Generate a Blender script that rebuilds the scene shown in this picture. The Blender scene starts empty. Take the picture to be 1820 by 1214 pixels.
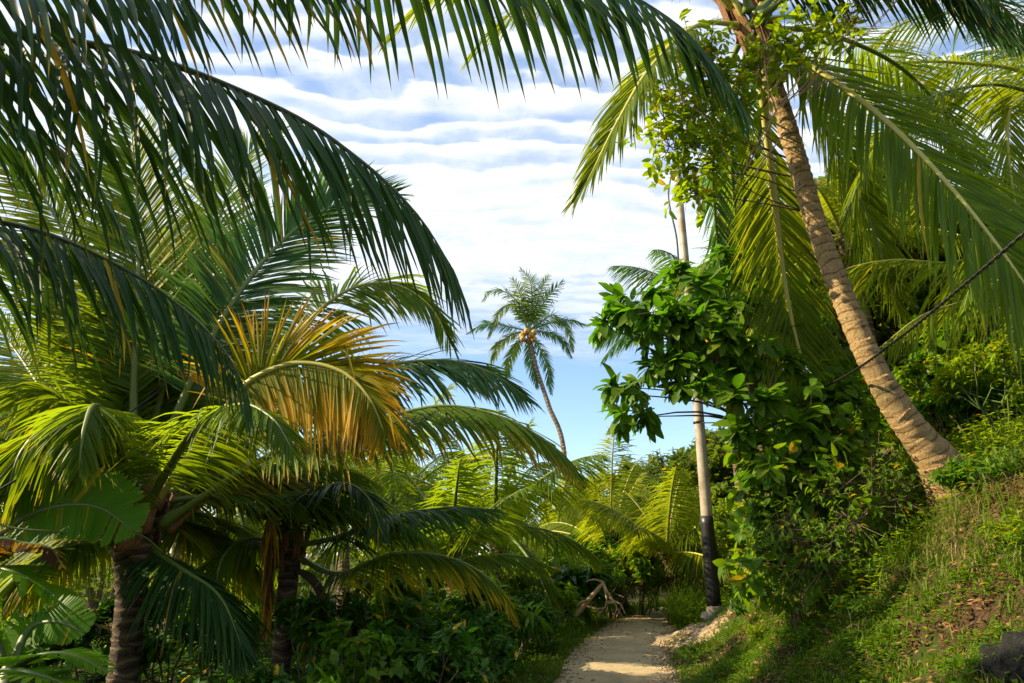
import bpy, math, random
import numpy as np
from mathutils import Vector, Matrix
rng = np.random.default_rng(11); random.seed(11)
S = bpy.context.scene; COL = S.collection
R = math.radians

# ------------------------------------------------------------------ camera
CAM = np.array([0.0, 0.0, 1.6]); PITCH = R(17.4); F = 1213.0
cam = bpy.data.cameras.new('camera'); camo = bpy.data.objects.new('camera', cam); COL.objects.link(camo)
cam.sensor_width = 36; cam.lens = 24.0; cam.clip_start = 0.05; cam.clip_end = 3000
camo.location = CAM; camo.rotation_euler = (R(90)+PITCH, 0, 0)
S.camera = camo

# ------------------------------------------------------------------ light
SUN_EL, SUN_AZ = R(34), R(-91)          # azimuth measured from the view direction (+Y), negative = left
sd = Vector((math.sin(SUN_AZ)*math.cos(SUN_EL), math.cos(SUN_AZ)*math.cos(SUN_EL), math.sin(SUN_EL)))
sun = bpy.data.lights.new('sun', 'SUN'); suno = bpy.data.objects.new('sun', sun); COL.objects.link(suno)
sun.energy = 5.0; sun.angle = R(0.5); sun.color = (1.0, 0.83, 0.52)
suno.rotation_euler = sd.to_track_quat('Z', 'Y').to_euler()
S.view_settings.view_transform = 'Standard'; S.view_settings.look = 'None'
S.view_settings.exposure = 1.15; S.view_settings.gamma = 1; S.view_settings.use_curve_mapping = False

W = bpy.data.worlds.new('World'); S.world = W; W.use_nodes = True
nt = W.node_tree; nt.nodes.clear()
def N(t, **k):
    n = nt.nodes.new(t)
    for a, b in k.items(): setattr(n, a, b)
    return n
def Lk(a, b): nt.links.new(a, b)
def MA(op, a, b=None, c=None, clamp=False):
    n = nt.nodes.new('ShaderNodeMath'); n.operation = op; n.use_clamp = clamp
    for i, v in enumerate((a, b, c)):
        if v is None: continue
        if isinstance(v, (int, float)): n.inputs[i].default_value = v
        else: nt.links.new(v, n.inputs[i])
    return n.outputs[0]
def MR(v, a, b, c, d, smooth=True):
    n = nt.nodes.new('ShaderNodeMapRange'); n.interpolation_type = 'SMOOTHSTEP' if smooth else 'LINEAR'
    nt.links.new(v, n.inputs[0])
    for i, x in enumerate((a, b, c, d)): n.inputs[i+1].default_value = x
    return n.outputs[0]
def NZ(vec, scale, detail=4, rough=.5, dist=0.0):
    n = nt.nodes.new('ShaderNodeTexNoise'); n.inputs['Scale'].default_value = scale
    n.inputs['Detail'].default_value = detail; n.inputs['Roughness'].default_value = rough
    n.inputs['Distortion'].default_value = dist
    nt.links.new(vec, n.inputs['Vector']); return n.outputs['Fac']
def XYZ(x, y, z=0.0):
    n = nt.nodes.new('ShaderNodeCombineXYZ')
    for i, v in enumerate((x, y, z)):
        if isinstance(v, (int, float)): n.inputs[i].default_value = v
        else: nt.links.new(v, n.inputs[i])
    return n.outputs[0]
def MIXC(f, a, b):
    n = nt.nodes.new('ShaderNodeMix'); n.data_type = 'RGBA'
    if isinstance(f, (int, float)): n.inputs[0].default_value = f
    else: nt.links.new(f, n.inputs[0])
    for i, v in ((6, a), (7, b)):
        if isinstance(v, tuple): n.inputs[i].default_value = (*v[:3], 1)
        else: nt.links.new(v, n.inputs[i])
    return n.outputs[2]
tc = N('ShaderNodeTexCoord'); sep = N('ShaderNodeSeparateXYZ'); Lk(tc.outputs['Generated'], sep.inputs[0])
zc = MA('MAXIMUM', sep.outputs[2], 0.04)
U = MA('DIVIDE', sep.outputs[0], zc); V = MA('DIVIDE', sep.outputs[1], zc)
warp = NZ(XYZ(U, V), 1.6, 3); warp2 = NZ(XYZ(MA('MULTIPLY', U, 1.0), MA('MULTIPLY', V, 2.0)), 7.0, 3)
v2 = MA('ADD', V, MA('ADD', MA('MULTIPLY', MA('SUBTRACT', warp, .5), .55), MA('MULTIPLY', MA('SUBTRACT', warp2, .5), .11)))
ph = MA('FRACT', MA('MULTIPLY', v2, 8.6))
saw = MA('MULTIPLY', MR(ph, 0.0, 0.72, 0, 1), MR(ph, 0.80, 1.0, 1, 0))         # roll: bright crest, grey-blue trough
streak = NZ(XYZ(MA('MULTIPLY', U, 9.0), MA('MULTIPLY', V, 2.6)), 1.0, 5, .55)
puff = NZ(XYZ(MA('MULTIPLY', U, 6.0), MA('MULTIPLY', V, 4.0)), 1.0, 5, .6)
big = NZ(XYZ(MA('MULTIPLY', U, 1.5), MA('MULTIPLY', V, 3.2)), 1.0, 3, .5)
rollamt = MA('MULTIPLY', MA('MULTIPLY', MR(V, 1.15, 2.3, 1.0, 0.12), MR(puff, .28, .66, .35, 1.0)), MR(big, .30, .52, .30, 1.1))
fine = NZ(XYZ(MA('MULTIPLY', U, 3.5), MA('MULTIPLY', V, 9.0)), 1.0, 4, .6)
mott = MA('MULTIPLY', MR(NZ(XYZ(MA('MULTIPLY', U, 9.0), MA('MULTIPLY', V, 13.0)), 1.0, 5, .6), .42, .66, 0, .55), MR(V, 1.4, 3.2, .5, .8))
trough = MA('MAXIMUM', MA('MULTIPLY', MA('MULTIPLY', saw, rollamt), MR(streak, .22, .66, .75, 1.05)), MA('MULTIPLY', mott, MR(big, .40, .62, 0, 1)), None, True)
hole = MA('MULTIPLY', MR(NZ(XYZ(U, V), 2.3, 2), .40, .56, 0, 1), MR(V, .95, 1.40, 1, 0))
edge = MA('ADD', V, MA('MULTIPLY', MA('SUBTRACT', NZ(XYZ(MA('MULTIPLY', U, .9), MA('MULTIPLY', V, 1.3)), 1.0, 5, .6), .5), 2.6))
cov = MA('MULTIPLY', MR(edge, 2.1, 3.8, 1, 0.0), MA('SUBTRACT', 1.0, MA('MULTIPLY', MR(V, 1.8, 3.4, 0, 1), MR(fine, .42, .66, 0, .75))))
cov = MA('MULTIPLY', cov, MA('SUBTRACT', 1.0, MA('ADD', MA('MULTIPLY', trough, .55), MA('MULTIPLY', MA('MULTIPLY', hole, trough), .6), None, True)), None, True)
cov = MA('MULTIPLY', cov, MR(V, -6, -2, 0.3, 1.0))
ccol = MIXC(MA('MULTIPLY', trough, 1.0, None, True), (0.86, 0.88, 0.93), (0.50, 0.64, 0.88))
sky = N('ShaderNodeTexSky'); sky.sky_type = 'NISHITA'; sky.sun_disc = False
sky.sun_elevation = SUN_EL; sky.sun_rotation = SUN_AZ; sky.air_density = 1.0; sky.dust_density = 0.4; sky.ozone_density = 2.6
b1 = N('ShaderNodeBackground'); Lk(sky.outputs[0], b1.inputs[0]); b1.inputs[1].default_value = 0.115
b2 = N('ShaderNodeBackground'); Lk(ccol, b2.inputs[0]); b2.inputs[1].default_value = 0.60
mx = N('ShaderNodeMixShader'); Lk(cov, mx.inputs[0]); Lk(b1.outputs[0], mx.inputs[1]); Lk(b2.outputs[0], mx.inputs[2])
ow = N('ShaderNodeOutputWorld'); Lk(mx.outputs[0], ow.inputs[0])

S.render.engine = 'CYCLES'; S.cycles.max_bounces = 8; S.cycles.transparent_max_bounces = 4
S.cycles.transmission_bounces = 5; S.cycles.diffuse_bounces = 4; S.cycles.glossy_bounces = 2

# ------------------------------------------------------------------ materials
def material(name, build):
    global nt
    m = bpy.data.materials.new(name); m.use_nodes = True; nt = m.node_tree; nt.nodes.clear()
    out = nt.nodes.new('ShaderNodeOutputMaterial'); sh, disp = build()
    nt.links.new(sh, out.inputs[0])
    return m
def PR(col, rough=.6, spec=.4, bump=None, bstr=.4, bdist=.02):
    p = nt.nodes.new('ShaderNodeBsdfPrincipled')
    if isinstance(col, tuple): p.inputs['Base Color'].default_value = (*col, 1)
    else: nt.links.new(col, p.inputs['Base Color'])
    if isinstance(rough, (int, float)): p.inputs['Roughness'].default_value = rough
    else: nt.links.new(rough, p.inputs['Roughness'])
    p.inputs['Specular IOR Level'].default_value = spec
    if bump is not None:
        b = nt.nodes.new('ShaderNodeBump'); b.inputs['Strength'].default_value = bstr; b.inputs['Distance'].default_value = bdist
        nt.links.new(bump, b.inputs['Height']); nt.links.new(b.outputs[0], p.inputs['Normal'])
    return p.outputs[0]
def GEO(): 
    return nt.nodes.new('ShaderNodeTexCoord').outputs['Object']
def leaf_material(name, dark, light, yellow, tr=.42, rough=.38, trcol=None, brown=(.16, .07, .02)):
    """lv attribute: R random per leaf, G position base->tip, B age (0 green, .5 yellow, 1 brown)"""
    def b():
        a = nt.nodes.new('ShaderNodeAttribute'); a.attribute_name = 'lv'
        s = nt.nodes.new('ShaderNodeSeparateColor'); nt.links.new(a.outputs['Color'], s.inputs[0])
        nz = NZ(GEO(), 9.0, 4, .65)
        c = MIXC(MA('ADD', MA('MULTIPLY', s.outputs[0], .75), MA('MULTIPLY', nz, .4), None, True), dark, light)
        age = MA('ADD', s.outputs[2], MA('MULTIPLY', MA('SUBTRACT', nz, .5), MA('MULTIPLY', s.outputs[2], 1.1)), None, True)
        c = MIXC(MR(age, .05, .5, 0, 1), c, yellow)
        c = MIXC(MR(age, .6, .95, 0, 1), c, brown)
        p = PR(c, rough+.08, .22)
        tr_ = min(tr*1.15, .58); t = nt.nodes.new('ShaderNodeBsdfTranslucent')
        tcol = MIXC(.6, c, trcol or (.22, .30, .012))
        tcol = MIXC(MR(age, .08, .55, 0, 1), tcol, (yellow[0]*1.1, yellow[1]*1.0, yellow[2]))
        tcol = MIXC(MR(age, .6, .9, 0, 1), tcol, (brown[0]*.8, brown[1]*.8, brown[2]*.8)); nt.links.new(tcol, t.inputs[0])
        m = nt.nodes.new('ShaderNodeMixShader'); m.inputs[0].default_value = tr_
        nt.links.new(p, m.inputs[1]); nt.links.new(t.outputs[0], m.inputs[2])
        return m.outputs[0], None
    return material(name, b)
M = {}
YEL = (.60, .38, .012)
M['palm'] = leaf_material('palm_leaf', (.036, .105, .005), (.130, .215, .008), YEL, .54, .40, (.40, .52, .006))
M['palm_dark'] = leaf_material('palm_leaf_shaded', (.010, .046, .012), (.032, .090, .012), YEL, .22, .42, (.10, .22, .01))  # shade on the near fronds put into a darker leaf colour
M['palm_lit'] = leaf_material('palm_leaf_yellow_lit', (.075, .150, .005), (.170, .230, .008), YEL, .50, .42, (.45, .50, .006))  # sunlit copy of the palm leaf: yellower, with the light put into its colour
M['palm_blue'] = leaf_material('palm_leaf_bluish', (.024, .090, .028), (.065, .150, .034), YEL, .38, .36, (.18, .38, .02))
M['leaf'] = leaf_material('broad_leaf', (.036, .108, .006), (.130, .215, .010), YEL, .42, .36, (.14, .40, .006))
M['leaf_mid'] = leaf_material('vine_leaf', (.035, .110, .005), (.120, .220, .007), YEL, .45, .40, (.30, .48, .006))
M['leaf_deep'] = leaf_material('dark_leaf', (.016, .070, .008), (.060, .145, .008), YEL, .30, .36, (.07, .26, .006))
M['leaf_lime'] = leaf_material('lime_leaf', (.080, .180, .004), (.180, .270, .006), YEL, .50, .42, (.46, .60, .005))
M['grass'] = leaf_material('grass_blade', (.035, .110, .005), (.120, .200, .008), (.33, .245, .11), .40, .5, (.26, .38, .006))
M['tree_far'] = leaf_material('far_leaf', (.035, .095, .006), (.100, .170, .010), YEL, .42, .5)
M['banana'] = leaf_material('banana_blade', (.055, .175, .006), (.110, .250, .008), YEL, .50, .4, (.28, .55, .008), (.10, .045, .02))
def bark(name, c1, c2, c3, scale=8, bs=.6, stretch=1.0):
    def b():
        g = GEO(); s = nt.nodes.new('ShaderNodeSeparateXYZ'); nt.links.new(g, s.inputs[0])
        v = XYZ(MA('MULTIPLY', s.outputs[0], stretch), MA('MULTIPLY', s.outputs[1], stretch), s.outputs[2])
        n1 = NZ(v, scale, 6, .7); n2 = NZ(g, scale*5, 4, .7)
        c = MIXC(MR(n1, .38, .62, 0, 1), c1, c2); c = MIXC(MR(n2, .5, .72, 0, .8), c, c3)
        return PR(c, .8, .25, MA('ADD', n1, MA('MULTIPLY', n2, .5)), bs, .03), None
    return material(name, b)
def XYZ_S(g, a, b, c):
    s = nt.nodes.new('ShaderNodeSeparateXYZ'); nt.links.new(g, s.inputs[0]); return XYZ(MA('MULTIPLY', s.outputs[0], a), MA('MULTIPLY', s.outputs[1], b), MA('MULTIPLY', s.outputs[2], c))
def trunkmat(name, tan, grey, dark, moss=(.07, .09, .03)):
    def b():   # 'ring' attribute: R = position inside one leaf scar, G = random of the ring
        g = GEO(); a = nt.nodes.new('ShaderNodeAttribute'); a.attribute_name = 'lv'
        s = nt.nodes.new('ShaderNodeSeparateColor'); nt.links.new(a.outputs['Color'], s.inputs[0])
        n1 = NZ(g, 6, 6, .7); n2 = NZ(XYZ_S(g, 1, 1, .45), 34, 6, .78); n3 = NZ(g, 2.1, 3, .6)
        c = MIXC(MA('ADD', MA('MULTIPLY', n1, .8), MA('MULTIPLY', s.outputs[1], .4), None, True), tan, grey)
        c = MIXC(MR(n2, .52, .66, 0, .75), c, dark)
        n4 = NZ(XYZ_S(g, 1, 1, 2.2), 13, 5, .75); c = MIXC(MR(n4, .55, .66, 0, .6), c, (min(tan[0]*1.5, .7), min(tan[1]*1.6, .6), min(tan[2]*2, .45)))
        c = MIXC(MR(n4, .40, .30, 0, .6), c, dark)
        c = MIXC(MA('MULTIPLY', MR(s.outputs[0], .0, .28, 1, 0, False), .85), c, dark)  # shadow beneath each scar lip painted as a dark groove
        c = MIXC(MA('MULTIPLY', MR(s.outputs[0], .6, 1.0, 0, 1, False), .45), c, (.62, .46, .26))
        c = MIXC(MA('MULTIPLY', MR(n3, .55, .72, 0, 1), .6), c, moss)
        return PR(c, .75, .25, MA('ADD', MA('MULTIPLY', n2, 1.5), n4), 1.0, .045), None
    return material(name, b)
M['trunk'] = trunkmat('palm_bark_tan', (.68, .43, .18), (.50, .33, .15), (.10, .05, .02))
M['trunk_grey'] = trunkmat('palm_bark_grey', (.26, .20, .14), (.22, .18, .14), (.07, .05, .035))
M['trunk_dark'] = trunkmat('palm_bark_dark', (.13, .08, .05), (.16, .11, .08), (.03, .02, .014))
M['fibre'] = bark('palm_fibre', (.30, .15, .06), (.16, .07, .03), (.42, .28, .15), 22, .8, 3)
M['wood'] = bark('twig_bark', (.16, .11, .07), (.09, .06, .04), (.24, .19, .14), 12)
M['deadwood'] = bark('dead_wood', (.42, .27, .15), (.30, .19, .11), (.5, .38, .25), 10)
def rach(name, c1, c2):
    def b(): return PR(MIXC(NZ(GEO(), 6, 3), c1, c2), .45, .45), None
    return material(name, b)
M['rachis'] = rach('rachis_green', (.07, .12, .015), (.16, .20, .03))
M['rachis_lit'] = rach('rachis_yellow_lit', (.34, .32, .05), (.46, .42, .10))  # bright yellow rib copy, sunlight put into the colour
M['rachis_shaded'] = rach('rachis_shaded', (.035, .055, .015), (.07, .09, .025))  # rib copy for the dark fronds, shade put into the colour
M['stem_green'] = rach('green_stem', (.05, .10, .02), (.10, .13, .03))

# ------------------------------------------------------------------ geometry helpers
def norm(a): return a/np.maximum(np.linalg.norm(a, axis=-1, keepdims=True), 1e-9)
def px(x, y, Y):
    u = (x-910)/F; v = (607-y)/F
    d = np.array([u, math.cos(PITCH)-v*math.sin(PITCH), math.sin(PITCH)+v*math.cos(PITCH)])
    return CAM + d*(Y/d[1])
def make(name, V_, faces, mat, parent=None, lv=None, smooth=False, origin=None, data_only=False):
    """faces: (k,3) or (k,4) int array or list of such arrays"""
    V_ = np.asarray(V_, float).reshape(-1, 3)
    if origin is not None: V_ = V_-np.asarray(origin)
    fs = faces if isinstance(faces, list) else [faces]
    fs = [np.asarray(f, np.int32) for f in fs if len(f)]
    me = bpy.data.meshes.new(name)
    me.vertices.add(len(V_)); me.vertices.foreach_set('co', V_.astype(np.float32).ravel())
    tot = np.concatenate([np.full(len(f), f.shape[1], np.int32) for f in fs]); idx = np.concatenate([f.ravel() for f in fs])
    me.loops.add(len(idx)); me.loops.foreach_set('vertex_index', idx)
    me.polygons.add(len(tot)); st = np.concatenate([[0], np.cumsum(tot)[:-1]]).astype(np.int32)
    me.polygons.foreach_set('loop_start', st); me.polygons.foreach_set('loop_total', tot)
    if smooth: me.polygons.foreach_set('use_smooth', np.ones(len(tot), bool))
    if lv is not None:
        a = me.color_attributes.new('lv', 'FLOAT_COLOR', 'POINT')
        a.data.foreach_set('color', np.concatenate([lv, np.ones((len(lv), 1))], 1).astype(np.float32).ravel())
    me.update(calc_edges=True)
    me.materials.append(mat)
    if data_only: return me
    return link(name, me, parent)
def link(name, me, parent=None, loc=None):
    o = bpy.data.objects.new(name, me); COL.objects.link(o)
    if parent is not None: o.parent = parent
    if loc is not None: o.location = loc
    return o
def tag(o, label=None, cat=None, group=None, kind=None):
    if label: o['label'] = label
    if cat: o['category'] = cat
    if group: o['group'] = group
    if kind: o['kind'] = kind
    return o
def root(name, loc, label, cat, group=None):
    o = bpy.data.objects.new(name, None); COL.objects.link(o); o.location = loc
    o.empty_display_size = .2
    return tag(o, label, cat, group)
def catmull(P_, n):
    P_ = np.asarray(P_, float); Q = np.vstack([2*P_[0]-P_[1], P_, 2*P_[-1]-P_[-2]])
    out = []; m = len(P_)-1; k = 14
    for i in range(m):
        a, b, c, d = Q[i:i+4]; t = np.linspace(0, 1, k, endpoint=(i == m-1))[:, None]
        out.append(.5*((2*b)+(c-a)*t+(2*a-5*b+4*c-d)*t*t+(3*b-a-3*c+d)*t**3))
    out = np.vstack(out); s = np.concatenate([[0], np.cumsum(np.linalg.norm(np.diff(out, axis=0), axis=1))])
    q = np.linspace(0, s[-1], n)
    return np.stack([np.interp(q, s, out[:, i]) for i in range(3)], 1), s[-1]
def tube(P_, r, sides=8, flat=1.0, upv=None, cap=True):
    P_ = np.asarray(P_, float); n = len(P_); r = np.broadcast_to(r, (n,))
    T = norm(np.gradient(P_, axis=0)); up = np.array([0, 0, 1.0]) if upv is None else upv
    if abs(T.mean(0)@up) > .9*np.linalg.norm(T.mean(0)): up = np.array([0, -1.0, 0.01])
    B = norm(np.cross(T, up)); A = np.cross(B, T)
    a = np.arange(sides)*2*math.pi/sides
    ring = np.cos(a)[None, :, None]*B[:, None]+np.sin(a)[None, :, None]*A[:, None]*flat
    V_ = (P_[:, None]+ring*r[:, None, None]).reshape(-1, 3)
    i = np.arange(n-1)[:, None]*sides; j = np.arange(sides)[None]; j2 = (j+1) % sides
    f = np.stack([i+j, i+j2, i+sides+j2, i+sides+j], -1).reshape(-1, 4)
    fs = [f]
    if cap:
        V_ = np.vstack([V_, P_[:1], P_[-1:]]); c0 = n*sides
        jj = np.arange(sides); fs.append(np.stack([jj, np.full(sides, c0), (jj+1) % sides], -1))
        b = (n-1)*sides; fs.append(np.stack([b+jj, b+(jj+1) % sides, np.full(sides, c0+1)], -1))
    return V_, fs
def join(parts):
    """parts: list of (V, [faces]) -> merged"""
    Vs = []; q4 = []; q3 = []; o = 0
    for V_, fs in parts:
        for f in fs:
            f = np.asarray(f)
            if len(f)==0: continue
            (q4 if f.shape[1] == 4 else q3).append(f+o)
        Vs.append(V_); o += len(V_)
    out = []
    if q4: out.append(np.vstack(q4))
    if q3: out.append(np.vstack(q3))
    return np.vstack(Vs), out
def rot_to(d, nrm):
    """matrices whose X = d, Z ~ nrm; arrays (k,3)"""
    d = norm(d); y = norm(np.cross(nrm, d)); z = np.cross(d, y)
    return np.stack([d, y, z], -1)
def place(tv, tf, mats, locs, scale, lvr, age=None):
    k = len(locs); n = len(tv)
    V_ = np.einsum('kij,nj->kni', mats, tv)*np.broadcast_to(scale, (k,))[:, None, None]+locs[:, None]
    F_ = (tf[None]+(np.arange(k)*n)[:, None, None]).reshape(-1, tf.shape[1])
    lv = np.zeros((k, n, 3)); lv[..., 0] = lvr[:, None]; lv[..., 1] = tv[None, :, 0]/max(tv[:, 0].max(), 1e-6)
    if age is not None: lv[..., 2] = age[:, None]
    return V_.reshape(-1, 3), F_, lv.reshape(-1, 3)
def leaf_template(wid=.4, curve=.25, fold=.12, st=(0, .18, .45, .75, 1.0), prof=(.04, .7, 1.0, .62, 0), wave=0.0):
    v = []; f = []
    for i, (s, w) in enumerate(zip(st, prof)):
        z = -curve*s*s
        if i == len(st)-1: v.append((s, 0, z))
        else:
            v += [(s, -w*wid/2, z+fold*w+wave*math.sin(i*2.1)), (s, 0, z), (s, w*wid/2, z+fold*w-wave*math.sin(i*2.6))]
    m = len(st)-1
    for i in range(m-1):
        a = 3*i; b = a+3
        f += [(a, b, b+1), (a, b+1, a+1), (a+1, b+1, b+2), (a+1, b+2, a+2)]
    a = 3*(m-1); t = 3*m
    f += [(a, t, a+1), (a+1, t, a+2)]
    return np.array(v, float), np.array(f)
T_LEAF = leaf_template(); T_LONG = leaf_template(.24, .35, .07); T_ROUND = leaf_template(.72, .25, .08, prof=(.1, .95, 1.0, .6, 0))
T_OVAL = leaf_template(.42, .26, .05, st=(0, .1, .28, .5, .72, .9, 1), prof=(.04, .38, .85, 1.0, .84, .42, 0), wave=.018)
T_MINI = leaf_template(.42, .15, .08, st=(0, .5, 1), prof=(.1, 1, 0))

# ------------------------------------------------------------------ palm fronds
def frond_data(P_, L=1.0, n=80, pet=.12, droop=1.6, fwd=(68, 22), lift=.25, w=.042, age=0.0, up=None, r0=.035, K=6, ragged=.12,
               prof=None, dens=1.25, tipage=.0, seed=0, wprof=None, jit=.045, hang=.55, crease=.42):
    g = np.random.default_rng(seed); n = int(n*dens); w = w*(.84 if dens == 1.25 else 1); droop = droop*.62
    C, Lf = catmull(P_, 60)
    T = norm(np.gradient(C, axis=0))
    uph = np.array([0, 0, 1.0]) if up is None else np.asarray(up, float)
    Nn = norm(uph-(T@uph)[:, None]*T); Sd = np.cross(T, Nn)
    s = np.linspace(0, 1, 60)
    rad = r0*(1-s)**.75+.0035; rad[:4] *= np.array([1.9, 1.55, 1.25, 1.08])
    rv, rf = tube(C, rad, 7, .75, uph)
    t0 = np.linspace(pet, 1, n)
    Vs = []; lvs = []
    for side in (-1, 1):
        t = np.clip(t0+g.normal(0, .04*jit, n), 0, 1)
        keep = g.random(n) > ragged*.35
        p = np.stack([np.interp(t, s, C[:, i]) for i in range(3)], 1)
        TT = norm(np.stack([np.interp(t, s, T[:, i]) for i in range(3)], 1))
        NN = norm(np.stack([np.interp(t, s, Nn[:, i]) for i in range(3)], 1))
        SS = norm(np.stack([np.interp(t, s, Sd[:, i]) for i in range(3)], 1))
        tt = (t-pet)/(1-pet)
        Ln = L*np.interp(tt, [0, .12, .35, .6, .85, 1], prof or [.45, .82, 1, .92, .6, .28])*g.normal(1, jit*1.8, n)*np.where(g.random(n) < ragged, g.uniform(.45, .9, n), 1)
        a = np.radians(np.interp(tt, [0, 1], fwd))+g.normal(0, jit*.8, n)
        li = lift+g.normal(0, jit*1.3, n)
        d = norm(np.cos(a)[:, None]*TT+np.sin(a)[:, None]*SS*side+li[:, None]*NN+np.array([0, 0, -1.0])*(hang*np.exp(g.normal(0, jit*4, n)))[:, None])
        dr = droop*np.exp(g.normal(0, jit*5.5, n))
        wv = norm(TT+g.normal(0, jit*3.2, (n, 3)))
        kb = np.where(g.random(n) < ragged*.8, g.integers(2, K, n), 99)
        pts = [p+SS*side*.4*np.interp(t, s, rad)[:, None]]; dirs = [d]
        for k in range(K):
            pts.append(pts[-1]+d*(Ln/K)[:, None])
            bend = dr*Ln/K*(0.6+.9*k/K)
            d = d+np.array([0, 0, -1.0])*bend[:, None]+g.normal(0, jit*.4, (n, 3))
            d[kb == k] += np.array([0, 0, -2.2])
            d = norm(d); dirs.append(d)
        rows = []
        ss = np.linspace(0, 1, K+1)
        wp = wprof or [.42, .92, 1, .90, .70, .42, .05]
        for k in range(K+1):
            dk = dirs[min(k, K-1)]
            wk = norm(wv-(wv*dk).sum(1, keepdims=True)*dk)
            nk = np.cross(dk, wk)
            ww = (w*.5*np.interp(ss[k], np.linspace(0, 1, len(wp)), wp))*np.clip(Ln/L+.25, .5, 1.1)
            fold = crease*ww[:, None]*nk
            if k == K: rows += [pts[k]]
            else: rows += [pts[k]-wk*ww[:, None]+fold, pts[k], pts[k]+wk*ww[:, None]+fold]
        Vl = np.stack(rows, 1)[keep]                         # (m, 3K+1, 3)
        lv = np.zeros(Vl.shape); m_ = len(Vl)
        lv[..., 0] = (g.random(m_)*.8+.1)[:, None]
        ks = np.repeat(ss[:-1], 3).tolist()+[1.0]; lv[..., 1] = np.array(ks)[None]
        ag = age*g.uniform(.5, 1.35, m_)+(g.random(m_) < .012)*g.uniform(.15, .5, m_)
        lv[..., 2] = np.clip(ag[:, None]+tipage*np.array(ks)[None]**2*g.uniform(.3, 1.3, m_)[:, None]+(np.array(ks)[None] > .95)*.3*(g.random(m_) < .6)[:, None], 0, 1)
        Vs.append(Vl); lvs.append(lv)
    fl = []
    for k in range(K-1):
        a = 3*k; b = a+3; fl += [(a, b, b+1), (a, b+1, a+1), (a+1, b+1, b+2), (a+1, b+2, a+2)]
    a = 3*(K-1); fl += [(a, 3*K, a+1), (a+1, 3*K, a+2)]
    return (rv, rf), np.concatenate(Vs), np.concatenate(lvs), np.array(fl)
def join_leaflets(Vl, fl):
    m, q = Vl.shape[:2]
    return Vl.reshape(-1, 3), (fl[None]+(np.arange(m)*q)[:, None, None]).reshape(-1, 3)
SEED = [100]
def add_frond(parent, P_, mat='palm', rmat='rachis', split=0, label=None, **kw):
    SEED[0] += 1; o = np.array(parent.location)
    (rv, rf), Vl, lv, fl = frond_data(P_, seed=SEED[0], **kw)
    fr = make('frond', rv, rf, M[rmat], parent, smooth=True, origin=o)
    if label: fr['label'] = label
    if split:
        sz = np.linalg.norm(Vl[:, -1]-Vl[:, 0], axis=1); ordr = np.argsort(-sz)
        for i in ordr[:split]: make('leaflet', Vl[i], fl, M[mat], fr, lv[i], origin=o)
        rest = ordr[split:]
    else: rest = np.arange(len(Vl))
    if len(rest):
        v, f = join_leaflets(Vl[rest], fl)
        tag(make('leaflets', v, f, M[mat], fr, lv[rest].reshape(-1, 3), origin=o), kind='stuff')
    return fr
def PX(l, Y=None): return [px(a[0], a[1], a[2] if len(a) > 2 else Y) for a in l]
def trunk(parent, P_, r, mat='trunk', step=.085, name='trunk'):
    C, Ln = catmull(P_, 4); n = max(int(Ln/step), 6)
    C, Ln = catmull(P_, n*4+1)
    g = np.random.default_rng(int(Ln*1000)); k = np.arange(len(C)); fr = (k % 4)/4.0
    s = k/(len(C)-1); rr = np.interp(s, np.linspace(0, 1, len(r)), r)
    ringr = np.repeat(g.random(n+1), 4)[:len(C)]
    rr = rr*(1+.0*fr)*(1+.02*(ringr-.5))
    sides = 28; T = norm(np.gradient(C, axis=0)); up = np.array([0, -1.0, .05])
    B = norm(np.cross(T, up)); A = np.cross(B, T); a = np.arange(sides)*2*math.pi/sides
    ring = np.cos(a)[None, :, None]*B[:, None]+np.sin(a)[None, :, None]*A[:, None]
    # each leaf scar swells outwards to a lip, which tilts round the trunk
    lipr = g.random((n+1, 1))*6.28; lip = np.repeat(lipr, 4, 0)[:len(C)]
    dz = .034*np.sin(a[None]+lip)+.012*np.sin(3*a[None]+lip*2)+g.normal(0, .003, (len(C), sides))
    prof = np.array([-.022, .0, .012, .052])[k % 4][:, None]*(1+.75*np.sin(a[None]*2+lip*3))+g.normal(0, .008, (len(C), sides))
    V_ = C[:, None]+ring*(rr[:, None]*(1+prof))[..., None]+T[:, None]*dz[..., None]
    i = np.arange(len(C)-1)[:, None]*sides; j = np.arange(sides)[None]; j2 = (j+1) % sides
    f = np.stack([i+j, i+j2, i+sides+j2, i+sides+j], -1).reshape(-1, 4)
    lv = np.zeros((len(C), sides, 3)); lv[..., 0] = ((k % 4)/3.0)[:, None]; lv[..., 1] = ringr[:, None]
    return make(name, V_.reshape(-1, 3), [f], M[mat], parent, lv.reshape(-1, 3), True, np.array(parent.location))
def auto_path(c, az, el, Lf, bend=.34, seg=9):
    p = np.array(c, float); d = np.array([math.cos(az)*math.cos(el), math.sin(az)*math.cos(el), math.sin(el)]); out = [p.copy()]
    for i in range(seg):
        p = p+d*Lf/seg; out.append(p.copy()); d = d+np.array([0, 0, -1])*bend*(.35+1.1*i/seg)*Lf/seg; d = d/np.linalg.norm(d)
    return out
def auto_crown(parent, c, n, Lf, mat='palm', rmat='rachis', azs=None, els=(80, -25), bend=.34, L=.8, nl=60, **kw):
    g = np.random.default_rng(int(abs(c[0]*100+c[1]*10)))
    n = n if azs is None else len(azs)
    for i in range(n):
        az = i*2.39996+g.normal(0, .15) if azs is None else azs[i]
        el = R(els[0]+(els[1]-els[0])*((i+.5)/n)**.9+g.normal(0, 5))
        add_frond(parent, auto_path(c, az, el, Lf*g.uniform(.85, 1.1)*(.72 if i < 2 else 1), bend*g.uniform(.8, 1.2)), mat, rmat, L=L, n=nl, **kw)
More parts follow.
